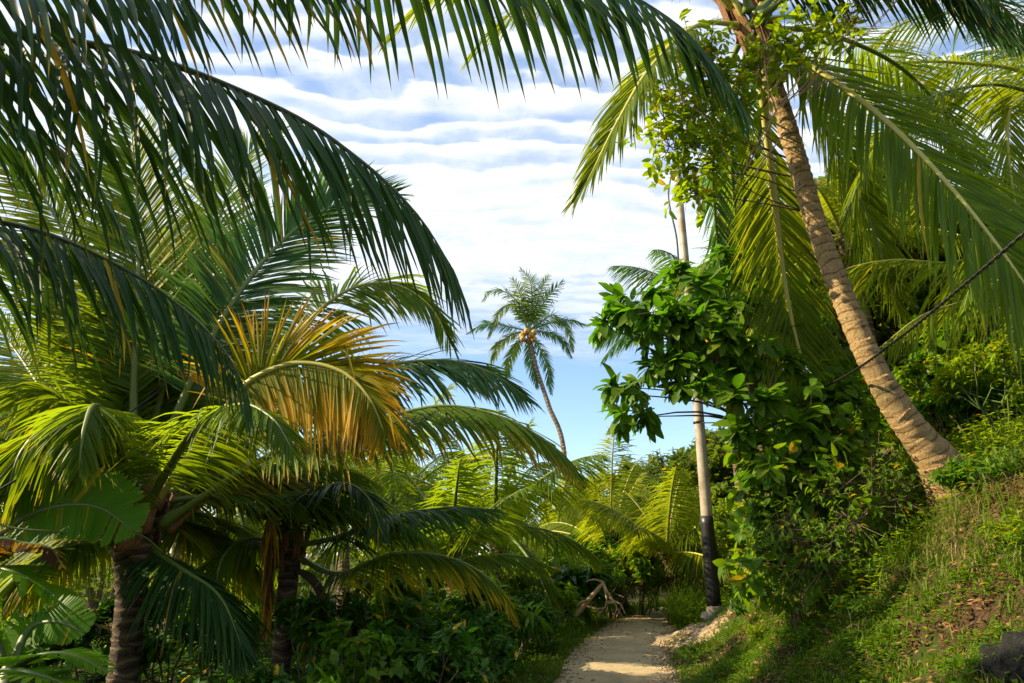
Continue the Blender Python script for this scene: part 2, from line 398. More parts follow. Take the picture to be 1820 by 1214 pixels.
def sheath(parent, c, r, h, mat='fibre', n=7, seed=0, axis=(0, 0, 1)):
    """ragged brown fibre flaps round the top of a trunk"""
    g = np.random.default_rng(seed); ax = np.array(axis, float); ax /= np.linalg.norm(ax); q = rot_to(ax[None], np.array([[0, -1.0, .1]]))[0]
    for i in range(n):
        a0 = i*2*math.pi/n+g.normal(0, .2); wd = g.uniform(.5, .95); rows = 7; cols = 6; V_ = []
        z0 = g.uniform(-.5, .4)*h; hh = h*g.uniform(.6, 1.1); out = g.uniform(.05, .45)
        for u in range(rows):
            for v in range(cols):
                s = u/(rows-1); aa = a0+wd*(v/(cols-1)-.5)*(1-.45*s); rr = r*(1.08+out*s*s)+g.normal(0, .012)
                z = z0+hh*s+g.normal(0, .02)+(.09*g.random() if u == rows-1 else 0)
                V_.append(np.array(c)+q[:, 0]*z+q[:, 1]*math.cos(aa)*rr+q[:, 2]*math.sin(aa)*rr)
        f = [(u*cols+v, u*cols+v+1, (u+1)*cols+v+1, (u+1)*cols+v) for u in range(rows-1) for v in range(cols-1)]
        o = make('fibre_sheath', np.array(V_), [np.array(f)], M[mat], parent, smooth=True, origin=np.array(parent.location))
        sm = o.modifiers.new('thick', 'SOLIDIFY'); sm.thickness = .012

# ------------------------------------------------------------------ terrain
def path_x(y): return np.interp(y, [-6, 3, 6, 9.5, 14, 19, 23, 27, 34, 60], [.9, .95, 1.05, 1.3, 2.15, 3.6, 5.2, 8.0, 14, 40])
def hnoise(x, y):
    return (.05*np.sin(x*1.9+y*.7)*np.cos(y*1.3-x*.4)+.03*np.sin(x*4.1+1.3)*np.sin(y*3.7+.4)+.015*np.sin(x*9.3+y*5)*np.cos(y*8.1))
def H(x, y):
    x = np.asarray(x, float); y = np.asarray(y, float)
    d = x-path_x(y)
    dr = d-.8
    b = np.interp(dr, [0, .3, .8, 1.5, 2.4, 3.3, 4.3, 6, 9, 16, 60, 400], [0, .06, .28, .80, 1.65, 2.42, 2.95, 3.5, 4.6, 6, 9, 14])
    far = np.interp(y, [14, 20, 30], [1, .6, .35])
    l = np.interp(-d-.8, [0, .5, 3, 8, 30], [0, .02, -.15, -.3, -.5])
    nz = hnoise(x, y)*np.clip((np.abs(d)-.75)/.9, 0, 1)*(1+.8*np.clip(dr, 0, 2))
    return b*far+l*(d < 0)+nz
def axis_(lo, hi, step, out_, k=26):
    mid = np.arange(lo, hi+step/2, step); e = step*np.cumsum(1.38**np.arange(k)); e = e[e < out_]
    return np.concatenate([(lo-e)[::-1], mid, hi+e])
gx = axis_(-9, 9.5, .11, 900); gy = axis_(1, 28, .13, 900)
X, Y_ = np.meshgrid(gx, gy); Z = H(X, Y_)
g0 = np.random.default_rng(3); near = (np.abs(X) < 12) & (Y_ > 0) & (Y_ < 30)
Z = Z+near*g0.normal(0, .016, Z.shape)*np.clip((np.abs(X-path_x(Y_))-.7)/.3, 0, 1)
nx, ny = len(gx), len(gy); ii = np.arange(ny-1)[:, None]*nx+np.arange(nx-1)[None]
f = np.stack([ii, ii+1, ii+nx+1, ii+nx], -1).reshape(-1, 4)
def b_ground():
    g = GEO(); n1 = NZ(g, 1.1, 6, .65); n2 = NZ(g, 14, 6, .7); n3 = NZ(g, 60, 4, .7)
    c = MIXC(MR(n2, .40, .62, 0, 1), (.035, .022, .013), (.10, .060, .032))
    c = MIXC(MR(n3, .52, .70, 0, .7), c, (.24, .165, .09))
    c = MIXC(MR(n1, .44, .60, 0, .75), c, (.035, .070, .010))
    return PR(c, .95, .08, MA('ADD', n2, MA('MULTIPLY', n3, .6)), .9, .05), None
M['ground'] = material('soil_and_moss', b_ground)
tag(make('ground', np.stack([X, Y_, Z], -1).reshape(-1, 3), [f], M['ground'], smooth=True), kind='structure',
    label='brown soil with moss and low green growth rising to a bank')

# path: a thin worn slab that bends out of view
def b_path():
    g = GEO(); n1 = NZ(g, .9, 6, .62); n2 = NZ(g, 9, 7, .72); n3 = NZ(g, 70, 4, .75); n4 = NZ(g, 2.6, 5, .6)
    c = MIXC(MR(n1, .38, .64, 0, 1), (.52, .41, .24), (.40, .30, .17))
    c = MIXC(MR(n2, .46, .66, 0, .55), c, (.56, .48, .34))
    c = MIXC(MR(n3, .56, .72, 0, .6), c, (.17, .12, .07))
    c = MIXC(MR(n4, .58, .70, 0, .55), c, (.20, .145, .08))
    return PR(c, .9, .2, MA('ADD', n2, MA('MULTIPLY', n3, .8)), .9, .03), None
M['path'] = material('dusty_concrete', b_path)
ys = np.arange(1, 34, .09); cx = path_x(ys)
from numpy import convolve
cx = np.convolve(np.pad(cx, 30, 'edge'), np.ones(61)/61, 'valid')
gp = np.random.default_rng(5)
def wob(n, a, k): return np.convolve(gp.normal(0, a, n+2*k), np.ones(2*k+1)/(2*k+1)**.5, 'valid')
el = -.88+wob(len(ys), .012, 2)+wob(len(ys), .045, 12); er = .80+wob(len(ys), .012, 2)+wob(len(ys), .045, 12)
cols = 15; V_ = []
for j in range(cols+2):
    s = np.clip((j-1)/(cols-1), 0, 1); xx = cx+el+(er-el)*s
    zz = np.full(len(ys), .035)+.02*(1-(2*s-1)**2)+gp.normal(0, .004, len(ys)); 
    zz = zz+H(xx, ys)*.6
    if j in (0, cols+1): zz = zz-.12
    V_.append(np.stack([xx, ys, zz], 1))
V_ = np.stack(V_, 1); nn = cols+2; ii = np.arange(len(ys)-1)[:, None]*nn+np.arange(nn-1)[None]
f = np.stack([ii, ii+1, ii+nn+1, ii+nn], -1).reshape(-1, 4)
tag(make('path', V_.reshape(-1, 3), [f], M['path'], smooth=True), kind='structure', label='pale dusty footpath curving away to the right')
PATHC = (ys, cx)

# ------------------------------------------------------------------ lamp/utility pole
pb = px(1271, 1100, 15.0); pt = px(1202, 285, 15.0)
def b_pole():
    g = GEO(); n1 = NZ(g, 3, 5, .6); n2 = NZ(g, 30, 4, .7)
    c = MIXC(MR(n1, .4, .65, 0, 1), (.36, .32, .26), (.24, .18, .12)); c = MIXC(MR(n2, .55, .7, 0, .5), c, (.16, .11, .07))
    return PR(c, .55, .35, n2, .2, .01), None
M['pole'] = material('weathered_pole_paint', b_pole)
def b_blk():
    g = GEO(); n = NZ(g, 12, 5, .7); c = MIXC(MR(n, .5, .75, 0, .7), (.010, .010, .011), (.05, .042, .035))
    return PR(c, .42, .5, n, .2, .01), None
M['black'] = material('black_band_paint', b_blk)
def b_conc():
    g = GEO(); n = NZ(g, 8, 6, .7); n2 = NZ(g, 50, 4, .7)
    c = MIXC(MR(n, .35, .65, 0, 1), (.33, .28, .21), (.46, .40, .31)); c = MIXC(MR(n2, .5, .7, 0, .5), c, (.18, .14, .10))
    return PR(c, .9, .2, n2, .5, .02), None
M['concrete'] = material('rough_concrete', b_conc)
pole = root('utility_pole', pb, 'tall leaning pole with a black painted band standing on a concrete foot beside the path', 'pole')
C, _ = catmull([pb-np.array([0, 0, .3]), pb+(pt-pb)*.5+np.array([.02, 0, 0]), pt], 30)
v, fs = tube(C, np.interp(np.linspace(0, 1, 30), [0, .3, .7, 1], [.145, .118, .09, .08]), 24); make('shaft', v, fs, M['pole'], pole, smooth=True, origin=pb)
q = lambda t: pb+(pt-pb)*t
zf = lambda yy: (yy-1100)/(285-1100)
def tpos(yy):                                   # parameter on the pole for picture row
    best = min(np.linspace(0, 1, 400), key=lambda t: abs(rowof(q(t))-yy)); return best
def rowof(p):
    d = p-CAM; c_, s_ = math.cos(PITCH), math.sin(PITCH); f_ = d[1]*c_+d[2]*s_; u_ = -d[1]*s_+d[2]*c_
    return 607-F*u_/f_
ta, tb = tpos(1078), tpos(916)
gq = np.random.default_rng(9)
C = np.array([q(t) for t in np.linspace(ta, tb, 12)]); v, fs = tube(C, np.linspace(.150, .138, 12), 24, cap=True); make('painted_band', v, fs, M['black'], pole, smooth=True, origin=pb)
C = np.array([q(t) for t in np.linspace(tpos(1089), ta+.001, 5)]); v, fs = tube(C, [.165, .163, .158, .155, .152], 24); v = v+gq.normal(0, .004, v.shape); make('cement_collar', v, fs, M['concrete'], pole, smooth=True, origin=pb)
def rough_block(name, c, sx, sy, sz, mat, parent=None, seed=0, n=6, amp=.02, origin=None):
    import bmesh
    bm = bmesh.new(); bmesh.ops.create_cube(bm, size=1); bmesh.ops.bevel(bm, geom=bm.edges[:], offset=.08, segments=2, affect='EDGES')
    bmesh.ops.subdivide_edges(bm, edges=bm.edges[:], cuts=2, use_grid_fill=True)
    g = random.Random(seed)
    for vv in bm.verts: vv.co = Vector((vv.co.x*sx*(1-.15*(vv.co.z)), vv.co.y*sy*(1-.15*vv.co.z), vv.co.z*sz))+Vector((g.gauss(0, amp), g.gauss(0, amp), g.gauss(0, amp)))+Vector(c)-Vector(origin if origin is not None else (0, 0, 0))
    me = bpy.data.meshes.new(name); bm.to_mesh(me); bm.free(); me.materials.append(mat)
    for p in me.polygons: p.use_smooth = True
    return link(name, me, parent)
rough_block('concrete_foot', q(0)+np.array([0.02, 0, -.30]), .40, .40, .62, M['concrete'], pole, 3, amp=.008, origin=pb)
rough_block('concrete_cap', q(0)+np.array([0.02, 0, .05]), .50, .50, .17, M['concrete'], pole, 4, amp=.006, origin=pb)
for yy_ in (752, 690, 330):
    C = np.array([q(tpos(yy_)-.002), q(tpos(yy_)+.002)]); v, fs = tube(C, np.interp(tpos(yy_), [0, .3, .7, 1], [.145, .118, .09, .08])+.006, 24); make('steel_band', v, fs, M['black'], pole, origin=pb)
# loose black service cable hanging down from the pole's head
hc = PX([(1196, 300, 14.9), (1188, 350, 14.8), (1202, 420, 14.75), (1206, 470, 14.8)]); C, _ = catmull(hc, 30); v, fs = tube(C, .022, 6)
make('hanging_lead', v, fs, M['black'], pole, smooth=True, origin=pb)
v, fs = tube([q(.985), q(1.0)+np.array([0, 0, .05])], [.10, .10], 20); make('cap', v, fs, M['concrete'], pole, origin=pb)

# mound of rubble at the pole's foot
mv = []; 
gm = np.random.default_rng(21); ns = 40; nr = 14; cc = px(1228, 1128, 13.6); cc[2] = 0
for i in range(nr):
    for j in range(ns):
        a = j*2*math.pi/ns; rr = i/(nr-1); x_ = cc[0]+math.cos(a)*rr*.85; y_ = cc[1]+.3+math.sin(a)*rr*1.5
        z_ = float(H(x_, y_))+.17*max(0, (1-rr**1.2))*(1+.25*math.sin(a*3))-.03*(i == nr-1)*2+gm.normal(0, .018)
        mv.append((x_, y_, z_))
f = [(i*ns+j, i*ns+(j+1) % ns, (i+1)*ns+(j+1) % ns, (i+1)*ns+j) for i in range(nr-1) for j in range(ns)]
M['rubble'] = bark('sandy_rubble', (.36, .27, .17), (.24, .16, .09), (.48, .40, .29), 9, .8)
tag(make('dirt_mound', np.array(mv), [np.array(f)], M['rubble'], smooth=True), 'low mound of pale sandy dirt spilling onto the path below the pole', 'mound')

# ------------------------------------------------------------------ twisted cable
cp = PX([(1245, 752, 14.8), (1300, 748, 13.0), (1400, 716, 10.4), (1500, 670, 8.2), (1600, 600, 6.6), (1700, 518, 5.5), (1820, 415, 4.6), (2000, 250, 3.8)])
cab = root('twisted_cable', cp[0], 'black twisted power cable sloping from the pole past the leaning palm trunk', 'cable')
C, Ln = catmull(cp, 900); T = norm(np.gradient(C, axis=0)); B = norm(np.cross(T, [0, 0, 1.0])); A = np.cross(B, T)
sl = np.linspace(0, Ln, 900)
for k in range(2):
    a = sl*2*math.pi/.17+k*math.pi
    v, fs = tube(C+(np.cos(a)[:, None]*B+np.sin(a)[:, None]*A)*.0085, .0088, 6); make('strand', v, fs, M['black'], cab, smooth=True, origin=cp[0])

# ------------------------------------------------------------------ palms with fronds placed one by one
# near palm outside the left edge: its fronds arch into the picture
c = np.array([-5.9, 3.5, 5.3]); base = np.array([-6.6, 3.0, float(H(-6.6, 3.0))])
near_left = root('coconut_palm', base, 'coconut palm beyond the left edge whose long dark fronds arch across the upper left', 'palm')
trunk(near_left, [base, base+(c-base)*.5+np.array([-.15, 0, 0]), c], [.27, .18, .16], 'trunk')
add_frond(near_left, [c]+PX([(-220, 62), (0, 62), (250, 98), (500, 195), (640, 285), (740, 380), (806, 480)], 3.7), 'palm_dark', 'rachis_shaded', split=150, n=100, L=1.75, dens=1.0,
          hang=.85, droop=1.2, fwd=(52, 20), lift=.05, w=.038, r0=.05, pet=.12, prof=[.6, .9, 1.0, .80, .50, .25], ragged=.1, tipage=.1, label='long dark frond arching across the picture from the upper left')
add_frond(near_left, [c]+PX([(-260, -190), (0, -150), (230, -105), (420, -60), (560, -30), (640, 5)], 3.2), 'palm_dark', 'rachis_shaded', split=90, n=70, L=1.3, dens=1.0,
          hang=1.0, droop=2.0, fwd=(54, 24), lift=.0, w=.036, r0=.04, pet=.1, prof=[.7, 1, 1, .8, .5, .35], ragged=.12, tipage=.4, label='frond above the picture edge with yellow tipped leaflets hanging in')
add_frond(near_left, [c]+PX([(-260, 0), (-100, -40), (80, -50), (230, -35), (340, 10)], 3.0), 'palm_dark', 'rachis_shaded', n=70, L=1.5, dens=1.0,
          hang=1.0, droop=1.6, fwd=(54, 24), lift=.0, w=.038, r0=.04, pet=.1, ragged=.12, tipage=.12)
add_frond(near_left, [c]+PX([(-240, 360, 4.2), (0, 395, 4.5), (120, 430, 4.6), (250, 495, 4.7), (340, 562, 4.8), (400, 625, 4.8), (436, 690, 4.8)]), 'palm_dark', 'rachis_shaded', split=60, n=96, L=1.3, dens=1.0,
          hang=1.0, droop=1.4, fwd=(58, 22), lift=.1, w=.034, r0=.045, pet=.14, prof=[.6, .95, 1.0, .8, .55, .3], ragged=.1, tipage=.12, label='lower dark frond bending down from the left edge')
add_frond(near_left, [c]+PX([(-200, 120, 4.6), (-60, 190, 4.9), (60, 240, 5.2), (170, 330, 5.4), (230, 430, 5.5)]), 'palm_dark', 'rachis_shaded', n=66, L=.95, droop=2.2, fwd=(62, 24), w=.038, r0=.035, tipage=.12)
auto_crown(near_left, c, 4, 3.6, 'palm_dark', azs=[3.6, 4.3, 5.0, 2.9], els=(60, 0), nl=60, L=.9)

tall_b = np.array([-9.9, .9, float(H(-9.9, .9))]); tall_c = np.array([-9.4, 1.3, 9.0])  # unseen palm, placed so its crown shades the near left fronds
tall = root('coconut_palm', tall_b, 'tall coconut palm out of view past the left edge, placed to shade the near fronds', 'palm'); trunk(tall, [tall_b, (tall_b+tall_c)/2, tall_c], [.27, .18, .16], 'trunk')
auto_crown(tall, tall_c, 14, 3.9, 'palm_dark', els=(75, -20), nl=70, L=1.0, w=.05)

# overhead palm behind and left of the camera
c = np.array([-3.0, 1.1, 6.0]); base = np.array([-3.9, .2, float(H(-3.9, .2))])
overhead = root('coconut_palm', base, 'coconut palm beside the camera whose dark frond hangs into the top centre of the view', 'palm')
trunk(overhead, [base, base+(c-base)*.5+np.array([-.1, 0, .1]), c], [.26, .17, .15], 'trunk')
add_frond(overhead, [c]+PX([(560, -210, 3.0), (730, -120, 3.3), (900, -75, 3.5), (1070, -30, 3.7), (1190, 35, 3.9), (1262, 105, 4.0), (1318, 188, 4.1)]), 'palm_dark', 'rachis_shaded', split=150, n=84, L=1.0, dens=1.0,
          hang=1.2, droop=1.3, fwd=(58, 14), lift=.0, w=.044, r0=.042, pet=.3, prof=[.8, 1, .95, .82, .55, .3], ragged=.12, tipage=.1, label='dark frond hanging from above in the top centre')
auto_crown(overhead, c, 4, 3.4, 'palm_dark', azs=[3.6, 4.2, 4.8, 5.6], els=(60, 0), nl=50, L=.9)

# the leaning palm on the bank
base = px(1700, 880, 8.2); tp = PX([(1706, 895, 8.25), (1672, 828, 8.15), (1597, 730, 8.05), (1542, 630), (1491, 510), (1446, 385), (1410, 262), (1378, 165), (1345, 75)], 8.0)
lean = root('coconut_palm', base, 'coconut palm with a leaning ringed tan trunk rooted on the right bank', 'palm')
lt = trunk(lean, tp, [.32, .190, .150, .136, .130, .127, .126, .130, .135], 'trunk', .115)
# flared root foot
C, _ = catmull(PX([(1760, 930, 8.35), (1730, 880, 8.3), (1690, 835, 8.2), (1652, 790, 8.12)]), 14); v, fs = tube(C, np.interp(np.arange(14), [0, 13], [.36, .15]), 18); v = v+rng.normal(0, .012, v.shape)
make('root_flare', v, fs, M['trunk'], lean, np.full((len(v), 3), .3), True, base)
c = px(1335, 40, 8.0); c2 = px(1350, 90, 8.0)
ax = tp[-1]-tp[-2]
sheath(lean, px(1360, 115, 8), .17, .95, n=14, seed=4, axis=ax)
sheath(lean, px(1325, 20, 8), .27, .9, n=11, seed=8, axis=ax)
E = lambda l, **k: add_frond(lean, PX(l, 8.0), **k)
E([(1348, 95), (1357, 180, 8.4), (1372, 320, 8.8), (1387, 450, 9.0), (1402, 545, 9.1), (1425, 640, 9.2), (1455, 735, 9.3)], mat='palm_lit', rmat='rachis_lit', n=96, L=1.45, up=(.15, -1, .1), droop=.5, hang=.15, fwd=(54, 24), lift=.05, w=.046, r0=.075, pet=.26, split=60)
E([(1362, 80), (1440, 118, 7.8), (1550, 195, 7.4), (1650, 290, 7.1), (1760, 420, 6.8), (1880, 590, 6.6)], mat='palm', rmat='rachis_lit', n=96, L=1.75, up=(-.25, -.75, 1), droop=.6, hang=.25, fwd=(60, 24), lift=.1, w=.046, dens=1.24, r0=.06, pet=.06, split=120, ragged=.08, prof=[.8, .95, 1, .95, .7, .4], label='huge frond sweeping down to the right edge with a yellow midrib')
E([(1320, 45), (1240, 45, 7.6), (1160, 115, 7.2), (1098, 215, 7.0), (1050, 310, 6.9), (1024, 352, 6.9)], mat='palm_lit', rmat='rachis_lit', n=96, L=1.1, droop=1.2, hang=.35, up=(-.5, -.6, .6), fwd=(58, 14), w=.044, r0=.045, pet=.12, tipage=.125, label='yellow green frond arching down to the left of the crown')
E([(1350, 40, 7.8), (1450, -70, 7.0), (1600, -125, 6.2), (1760, -110, 5.8), (1900, -30, 5.5)], mat='palm_dark', n=84, L=1.05, hang=1.5, droop=2.4, fwd=(64, 24), lift=0, w=.044, r0=.05, pet=.12)
E([(1340, 30, 7.8), (1480, -100, 7.5), (1640, -90, 7.5), (1800, 30, 7.5), (1900, 160, 7.5)], mat='palm_dark', n=76, L=1.0, droop=2.0, fwd=(62, 24), w=.040, r0=.05, pet=.15)
E([(1310, 20), (1200, -70, 7.4), (1020, -95, 6.9), (840, -50, 6.6), (740, 15, 6.5), (684, 72, 6.5)], mat='palm_lit', n=84, L=.75, droop=1.9, fwd=(58, 16), w=.034, r0=.045, pet=.15, rmat='rachis_lit')
E([(1315, 15), (1240, -70, 8.5), (1080, -70, 9), (940, 0, 9.2), (860, 70, 9.3), (825, 115, 9.3)], mat='palm_lit', n=74, L=.85, droop=1.6, fwd=(58, 16), w=.036, r0=.045, pet=.15)
E([(1325, 50, 8.3), (1270, 190, 9.2), (1268, 330, 9.9), (1280, 470, 10.3), (1300, 570, 10.4)], mat='palm_blue', n=80, L=.75, up=(0, -1, .4), droop=1.1, fwd=(66, 26), w=.036, r0=.05, pet=.16)
E([(1360, 60, 8.4), (1430, 140, 9.5), (1500, 300, 10.2), (1530, 450, 10.6), (1520, 560, 10.8)], mat='palm', n=70, L=1.1, up=(0, -1, .4), droop=1.1, fwd=(66, 26), w=.038, r0=.05, pet=.16)
E([(1335, 20, 8.1), (1330, -120, 8.6), (1320, -260, 9.4), (1300, -330, 10.2)], mat='palm', n=60, L=.8, up=(0, -1, .4), droop=.8, r0=.05)
E([(1330, 20, 7.8), (1310, -100, 7.2), (1290, -230, 6.4), (1270, -280, 5.6)], mat='palm', n=60, L=.8, up=(0, 1, .4), droop=.8, r0=.05)
E([(1350, 30, 7.6), (1500, -60, 7.0), (1660, -40, 6.5), (1800, 60, 6.2)], mat='palm_dark', n=84, L=1.1, droop=2.0, hang=1.0, w=.044, r0=.05, pet=.12)
E([(1365, 50, 8.3), (1470, 60, 8.8), (1600, 120, 9.2), (1700, 230, 9.4), (1760, 350, 9.5)], mat='palm', n=84, L=1.15, droop=1.4, w=.042, r0=.05, pet=.12)
E([(1368, 70, 8.6), (1440, 180, 9.6), (1540, 380, 10.2), (1600, 560, 10.4)], mat='palm_lit', n=84, L=1.3, up=(0, -1, .4), droop=1.0, w=.042, r0=.05, pet=.12)
E([(1335, 60, 8.6), (1300, 220, 9.9), (1310, 400, 10.8), (1340, 560, 11.2)], mat='palm', n=84, L=1.1, up=(0, -1, .3), droop=.8, w=.040, r0=.05, pet=.14)
E([(1345, 60, 8.8), (1320, 180, 10.0), (1290, 320, 11.0), (1295, 440, 11.6), (1310, 520, 11.9)], mat='palm_blue', n=90, L=.95, up=(0, -1, .4), droop=.9, w=.040, r0=.045, pet=.14)
E([(1350, 60, 8.7), (1350, 220, 10.0), (1345, 400, 10.9), (1365, 580, 11.3)], mat='palm_lit', n=90, L=1.2, up=(0, -1, .3), droop=.7, w=.040, r0=.045, pet=.14)
# flower stalk stubs
for (a_, b_, l_) in ((1290, -10, .5), (1370, -5, .45), (1400, 40, .5)):
    C, _ = catmull(PX([(1330, 50, 7.95), ((1330+a_)//2, (30+b_)//2, 7.8), (a_, b_-10, 7.75)]), 10); v, fs = tube(C, np.linspace(.05, .03, 10), 9)
    make('petiole_stub', v, fs, M['rachis_lit'], lean, smooth=True, origin=base)

# palm at the right edge, behind the leaning one
base = px(2010, 900, 10.5); base[2] = float(H(base[0], base[1])); c = px(1900, 205, 10.2)
rp = root('coconut_palm', base, 'coconut palm behind the right edge with fronds arching left above the bank', 'palm')
trunk(rp, [base, (base+c)/2+np.array([.3, 0, 0]), c], [.3, .19, .16], 'trunk')
Rf = lambda l, **k: add_frond(rp, [c]+PX(l, 10.0), **k)
Rf([(1820, 161), (1712, 168), (1650, 182), (1600, 215), (1575, 262)], n=70, L=1.1, droop=2.0, w=.042, r0=.05, mat='palm', rmat='rachis_lit', prof=[.9, 1, 1, .8, .6, .3])
Rf([(1850, 150, 9.8), (1805, 178, 9.6), (1790, 225, 9.5), (1795, 300, 9.5), (1810, 400, 9.4)], n=66, L=1.0, droop=1.4, up=(0, -1, .3), w=.040, r0=.05, mat='palm_lit', rmat='rachis_lit')
Rf([(1820, 130), (1712, 112), (1610, 112), (1530, 135), (1480, 180)], n=76, L=1.0, droop=2.0, w=.040, r0=.05, mat='palm_lit', rmat='rachis_lit')
Rf([(1860, 330, 10.3), (1800, 420), (1700, 465), (1590, 462), (1500, 480), (1470, 520)], n=84, L=1.35, droop=1.9, w=.044, r0=.05, mat='palm_lit', rmat='rachis_lit', prof=[.8, 1, 1, .9, .7, .4])
Rf([(1830, 300, 10.8), (1720, 330, 11.2), (1600, 380, 11.5), (1520, 470, 11.7)], n=80, L=1.2, droop=1.7, w=.042, r0=.05, mat='palm_lit')
Rf([(1870, 380, 9.6), (1840, 500, 9.2), (1800, 590, 9.0), (1740, 640, 8.9)], n=76, L=1.1, droop=1.2, w=.042, r0=.05, mat='palm_lit', up=(-.3, -.8, .5))
Rf([(1850, 420, 9.8), (1740, 520, 9.6), (1640, 560, 9.4), (1560, 620, 9.2)], n=90, L=1.4, droop=1.5, hang=.9, w=.044, r0=.05, mat='palm_lit', rmat='rachis_lit')
Rf([(1850, 260, 10.8), (1740, 260, 11.4), (1620, 300, 12), (1530, 380, 12.3)], n=90, L=1.3, droop=1.5, w=.044, r0=.05, mat='palm')
Rf([(1850, 330, 9.8), (1790, 380, 9.2), (1740, 460, 8.8), (1710, 560, 8.6)], n=84, L=1.1, droop=1.3, w=.042, r0=.05, mat='palm')
Rf([(1860, 140, 11), (1780, 90, 12), (1680, 120, 13), (1600, 220, 13.5)], n=84, L=1.2, droop=1.3, w=.044, r0=.05, mat='palm_blue')
Rf([(1870, 180, 9.5), (1760, 150, 9), (1620, 190, 8.8), (1540, 290, 8.8), (1500, 400, 8.8)], n=100, L=1.2, droop=1.3, w=.044, r0=.045, mat='palm_lit')
Rf([(1880, 180, 11), (1780, 40, 12), (1640, 30, 13), (1540, 90, 13.5), (1490, 190, 13.5)], n=100, L=1.3, droop=1.3, w=.050, r0=.045, mat='palm')
Rf([(1880, 60, 10.5), (1830, -40, 11), (1750, -60, 11.5), (1680, 0, 12)], n=60, L=1.0, droop=1.6, w=.04, r0=.05, mat='palm')

# main left palm
base = px(232, 1150, 7.1); base[2] = float(H(base[0], base[1])); c = px(238, 905, 7.0)
mp = root('coconut_palm', base, 'stout young coconut palm at lower left with a short dark ringed trunk and wide crown', 'palm')
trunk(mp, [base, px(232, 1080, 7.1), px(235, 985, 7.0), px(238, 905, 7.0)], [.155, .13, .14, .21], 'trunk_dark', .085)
sheath(mp, px(238, 930, 7), .23, .55, n=12, seed=5)
Hf = lambda l, **k: add_frond(mp, PX(l, 7.0), **k)
UPC = (0, -1, .25)
Hf([(236, 900), (238, 700, 7.1), (246, 500, 7.3), (242, 340, 7.6), (232, 215, 8)], up=UPC, mat='palm', n=120, L=1.1, droop=.5, hang=.05, fwd=(60, 30), w=.038, dens=1.75, r0=.048, pet=.22, label='upright frond rising straight up from the crown')
Hf([(250, 900), (310, 745), (400, 560, 7.1), (500, 430, 7.3), (600, 362, 7.5), (700, 345, 7.7)], up=(.2, -.9, .5), mat='palm_blue', rmat='rachis', n=115, L=1.1, droop=.7, hang=.15, w=.034, dens=1.75, r0=.048, pet=.25, label='blue green frond leaning up to the right')
Hf([(260, 912), (330, 820, 6.9), (410, 715, 6.8), (455, 670, 6.7), (530, 645, 6.6), (606, 660, 6.5), (655, 705, 6.4), (684, 770, 6.4)], up=(0, -1, .15), mat='palm_lit', rmat='rachis_lit', n=100, L=.95, droop=1.0, fwd=(76, 30), lift=.1, w=.034, dens=1.75, r0=.05, pet=.38, age=.16, tipage=.75, split=60, ragged=.2, label='ageing yellow orange frond glowing in the sun')
Hf([(262, 900, 7.2), (420, 720, 7.6), (540, 580, 8), (620, 515, 8.2), (700, 505, 8.3), (765, 545, 8.4), (800, 610, 8.4)], up=(0, -.7, .7), mat='palm', rmat='rachis_lit', n=86, L=.95, droop=1.4, w=.034, dens=1.75, r0=.05, pet=.3, tipage=.12)
Hf([(290, 900, 7.4), (470, 770, 7.6), (640, 665, 7.8), (780, 640, 7.9), (870, 662, 7.9), (935, 705, 7.9)], up=(0, -.6, .8), mat='palm_blue', n=90, L=1.0, droop=1.0, w=.034, dens=1.75, r0=.05, pet=.3)
Hf([(290, 930), (480, 810, 6.9), (660, 750, 6.9), (790, 722, 6.9), (900, 745, 6.9), (975, 788, 6.9), (1022, 835, 6.9)], up=(0, -.4, 1), mat='palm', rmat='rachis', n=104, L=.92, droop=1.5, w=.034, dens=1.75, r0=.05, pet=.25, tipage=.35, split=60, label='long frond reaching furthest right over the shrubs, browning at its edge')
Hf([(222, 900), (175, 780, 6.8), (90, 695, 6.5), (-30, 665, 6.2), (-120, 680, 6.0)], mat='palm', n=95, L=.95, droop=1.5, w=.034, dens=1.75, r0=.05, tipage=.12)
Hf([(215, 910), (140, 845, 6.6), (60, 800, 6.4), (-30, 790, 6.2), (-120, 820, 6.1)], mat='palm_lit', n=95, L=.85, droop=1.7, w=.034, dens=1.75, r0=.05, tipage=.12)
Hf([(228, 895), (185, 640, 7.3), (120, 430, 7.5), (55, 325, 7.6), (-20, 290, 7.7)], up=(0, -.9, .4), mat='palm_lit', n=105, L=.9, droop=.9, hang=.15, w=.034, dens=1.75, r0=.045, tipage=.12)
Hf([(245, 890), (300, 650, 7.5), (375, 430, 8), (430, 290, 8.4), (500, 230, 8.6)], up=(0, -.9, .4), mat='palm', n=105, L=.95, droop=.7, hang=.15, w=.034, dens=1.75, r0=.045)
Hf([(205, 965, 6.9), (130, 968, 6.5), (60, 1000, 6.3), (0, 1055, 6.2), (-40, 1120, 6.2)], mat='palm', n=70, L=.75, droop=2.2, w=.034, dens=1.75, r0=.045, tipage=.4)
Hf([(270, 930, 7.2), (400, 850, 7.8), (540, 850, 8.3), (660, 920, 8.6)], mat='palm_lit', n=95, L=.85, droop=1.7, w=.034, dens=1.75, r0=.045, tipage=.12, age=.15)
Hf([(240, 890, 7.2), (235, 700, 8.2), (200, 560, 9.2), (170, 480, 10.2)], up=(0, -.9, .4), mat='palm_lit', n=95, L=.95, droop=.7, hang=.15, w=.034, dens=1.75, r0=.045)
Hf([(225, 890, 7.2), (120, 760, 8.2), (40, 640, 9), (-20, 560, 9.5)], up=(0, -.7, .7), mat='palm_lit', n=95, L=.95, droop=1.2, hang=.15, w=.034, dens=1.75, r0=.045)
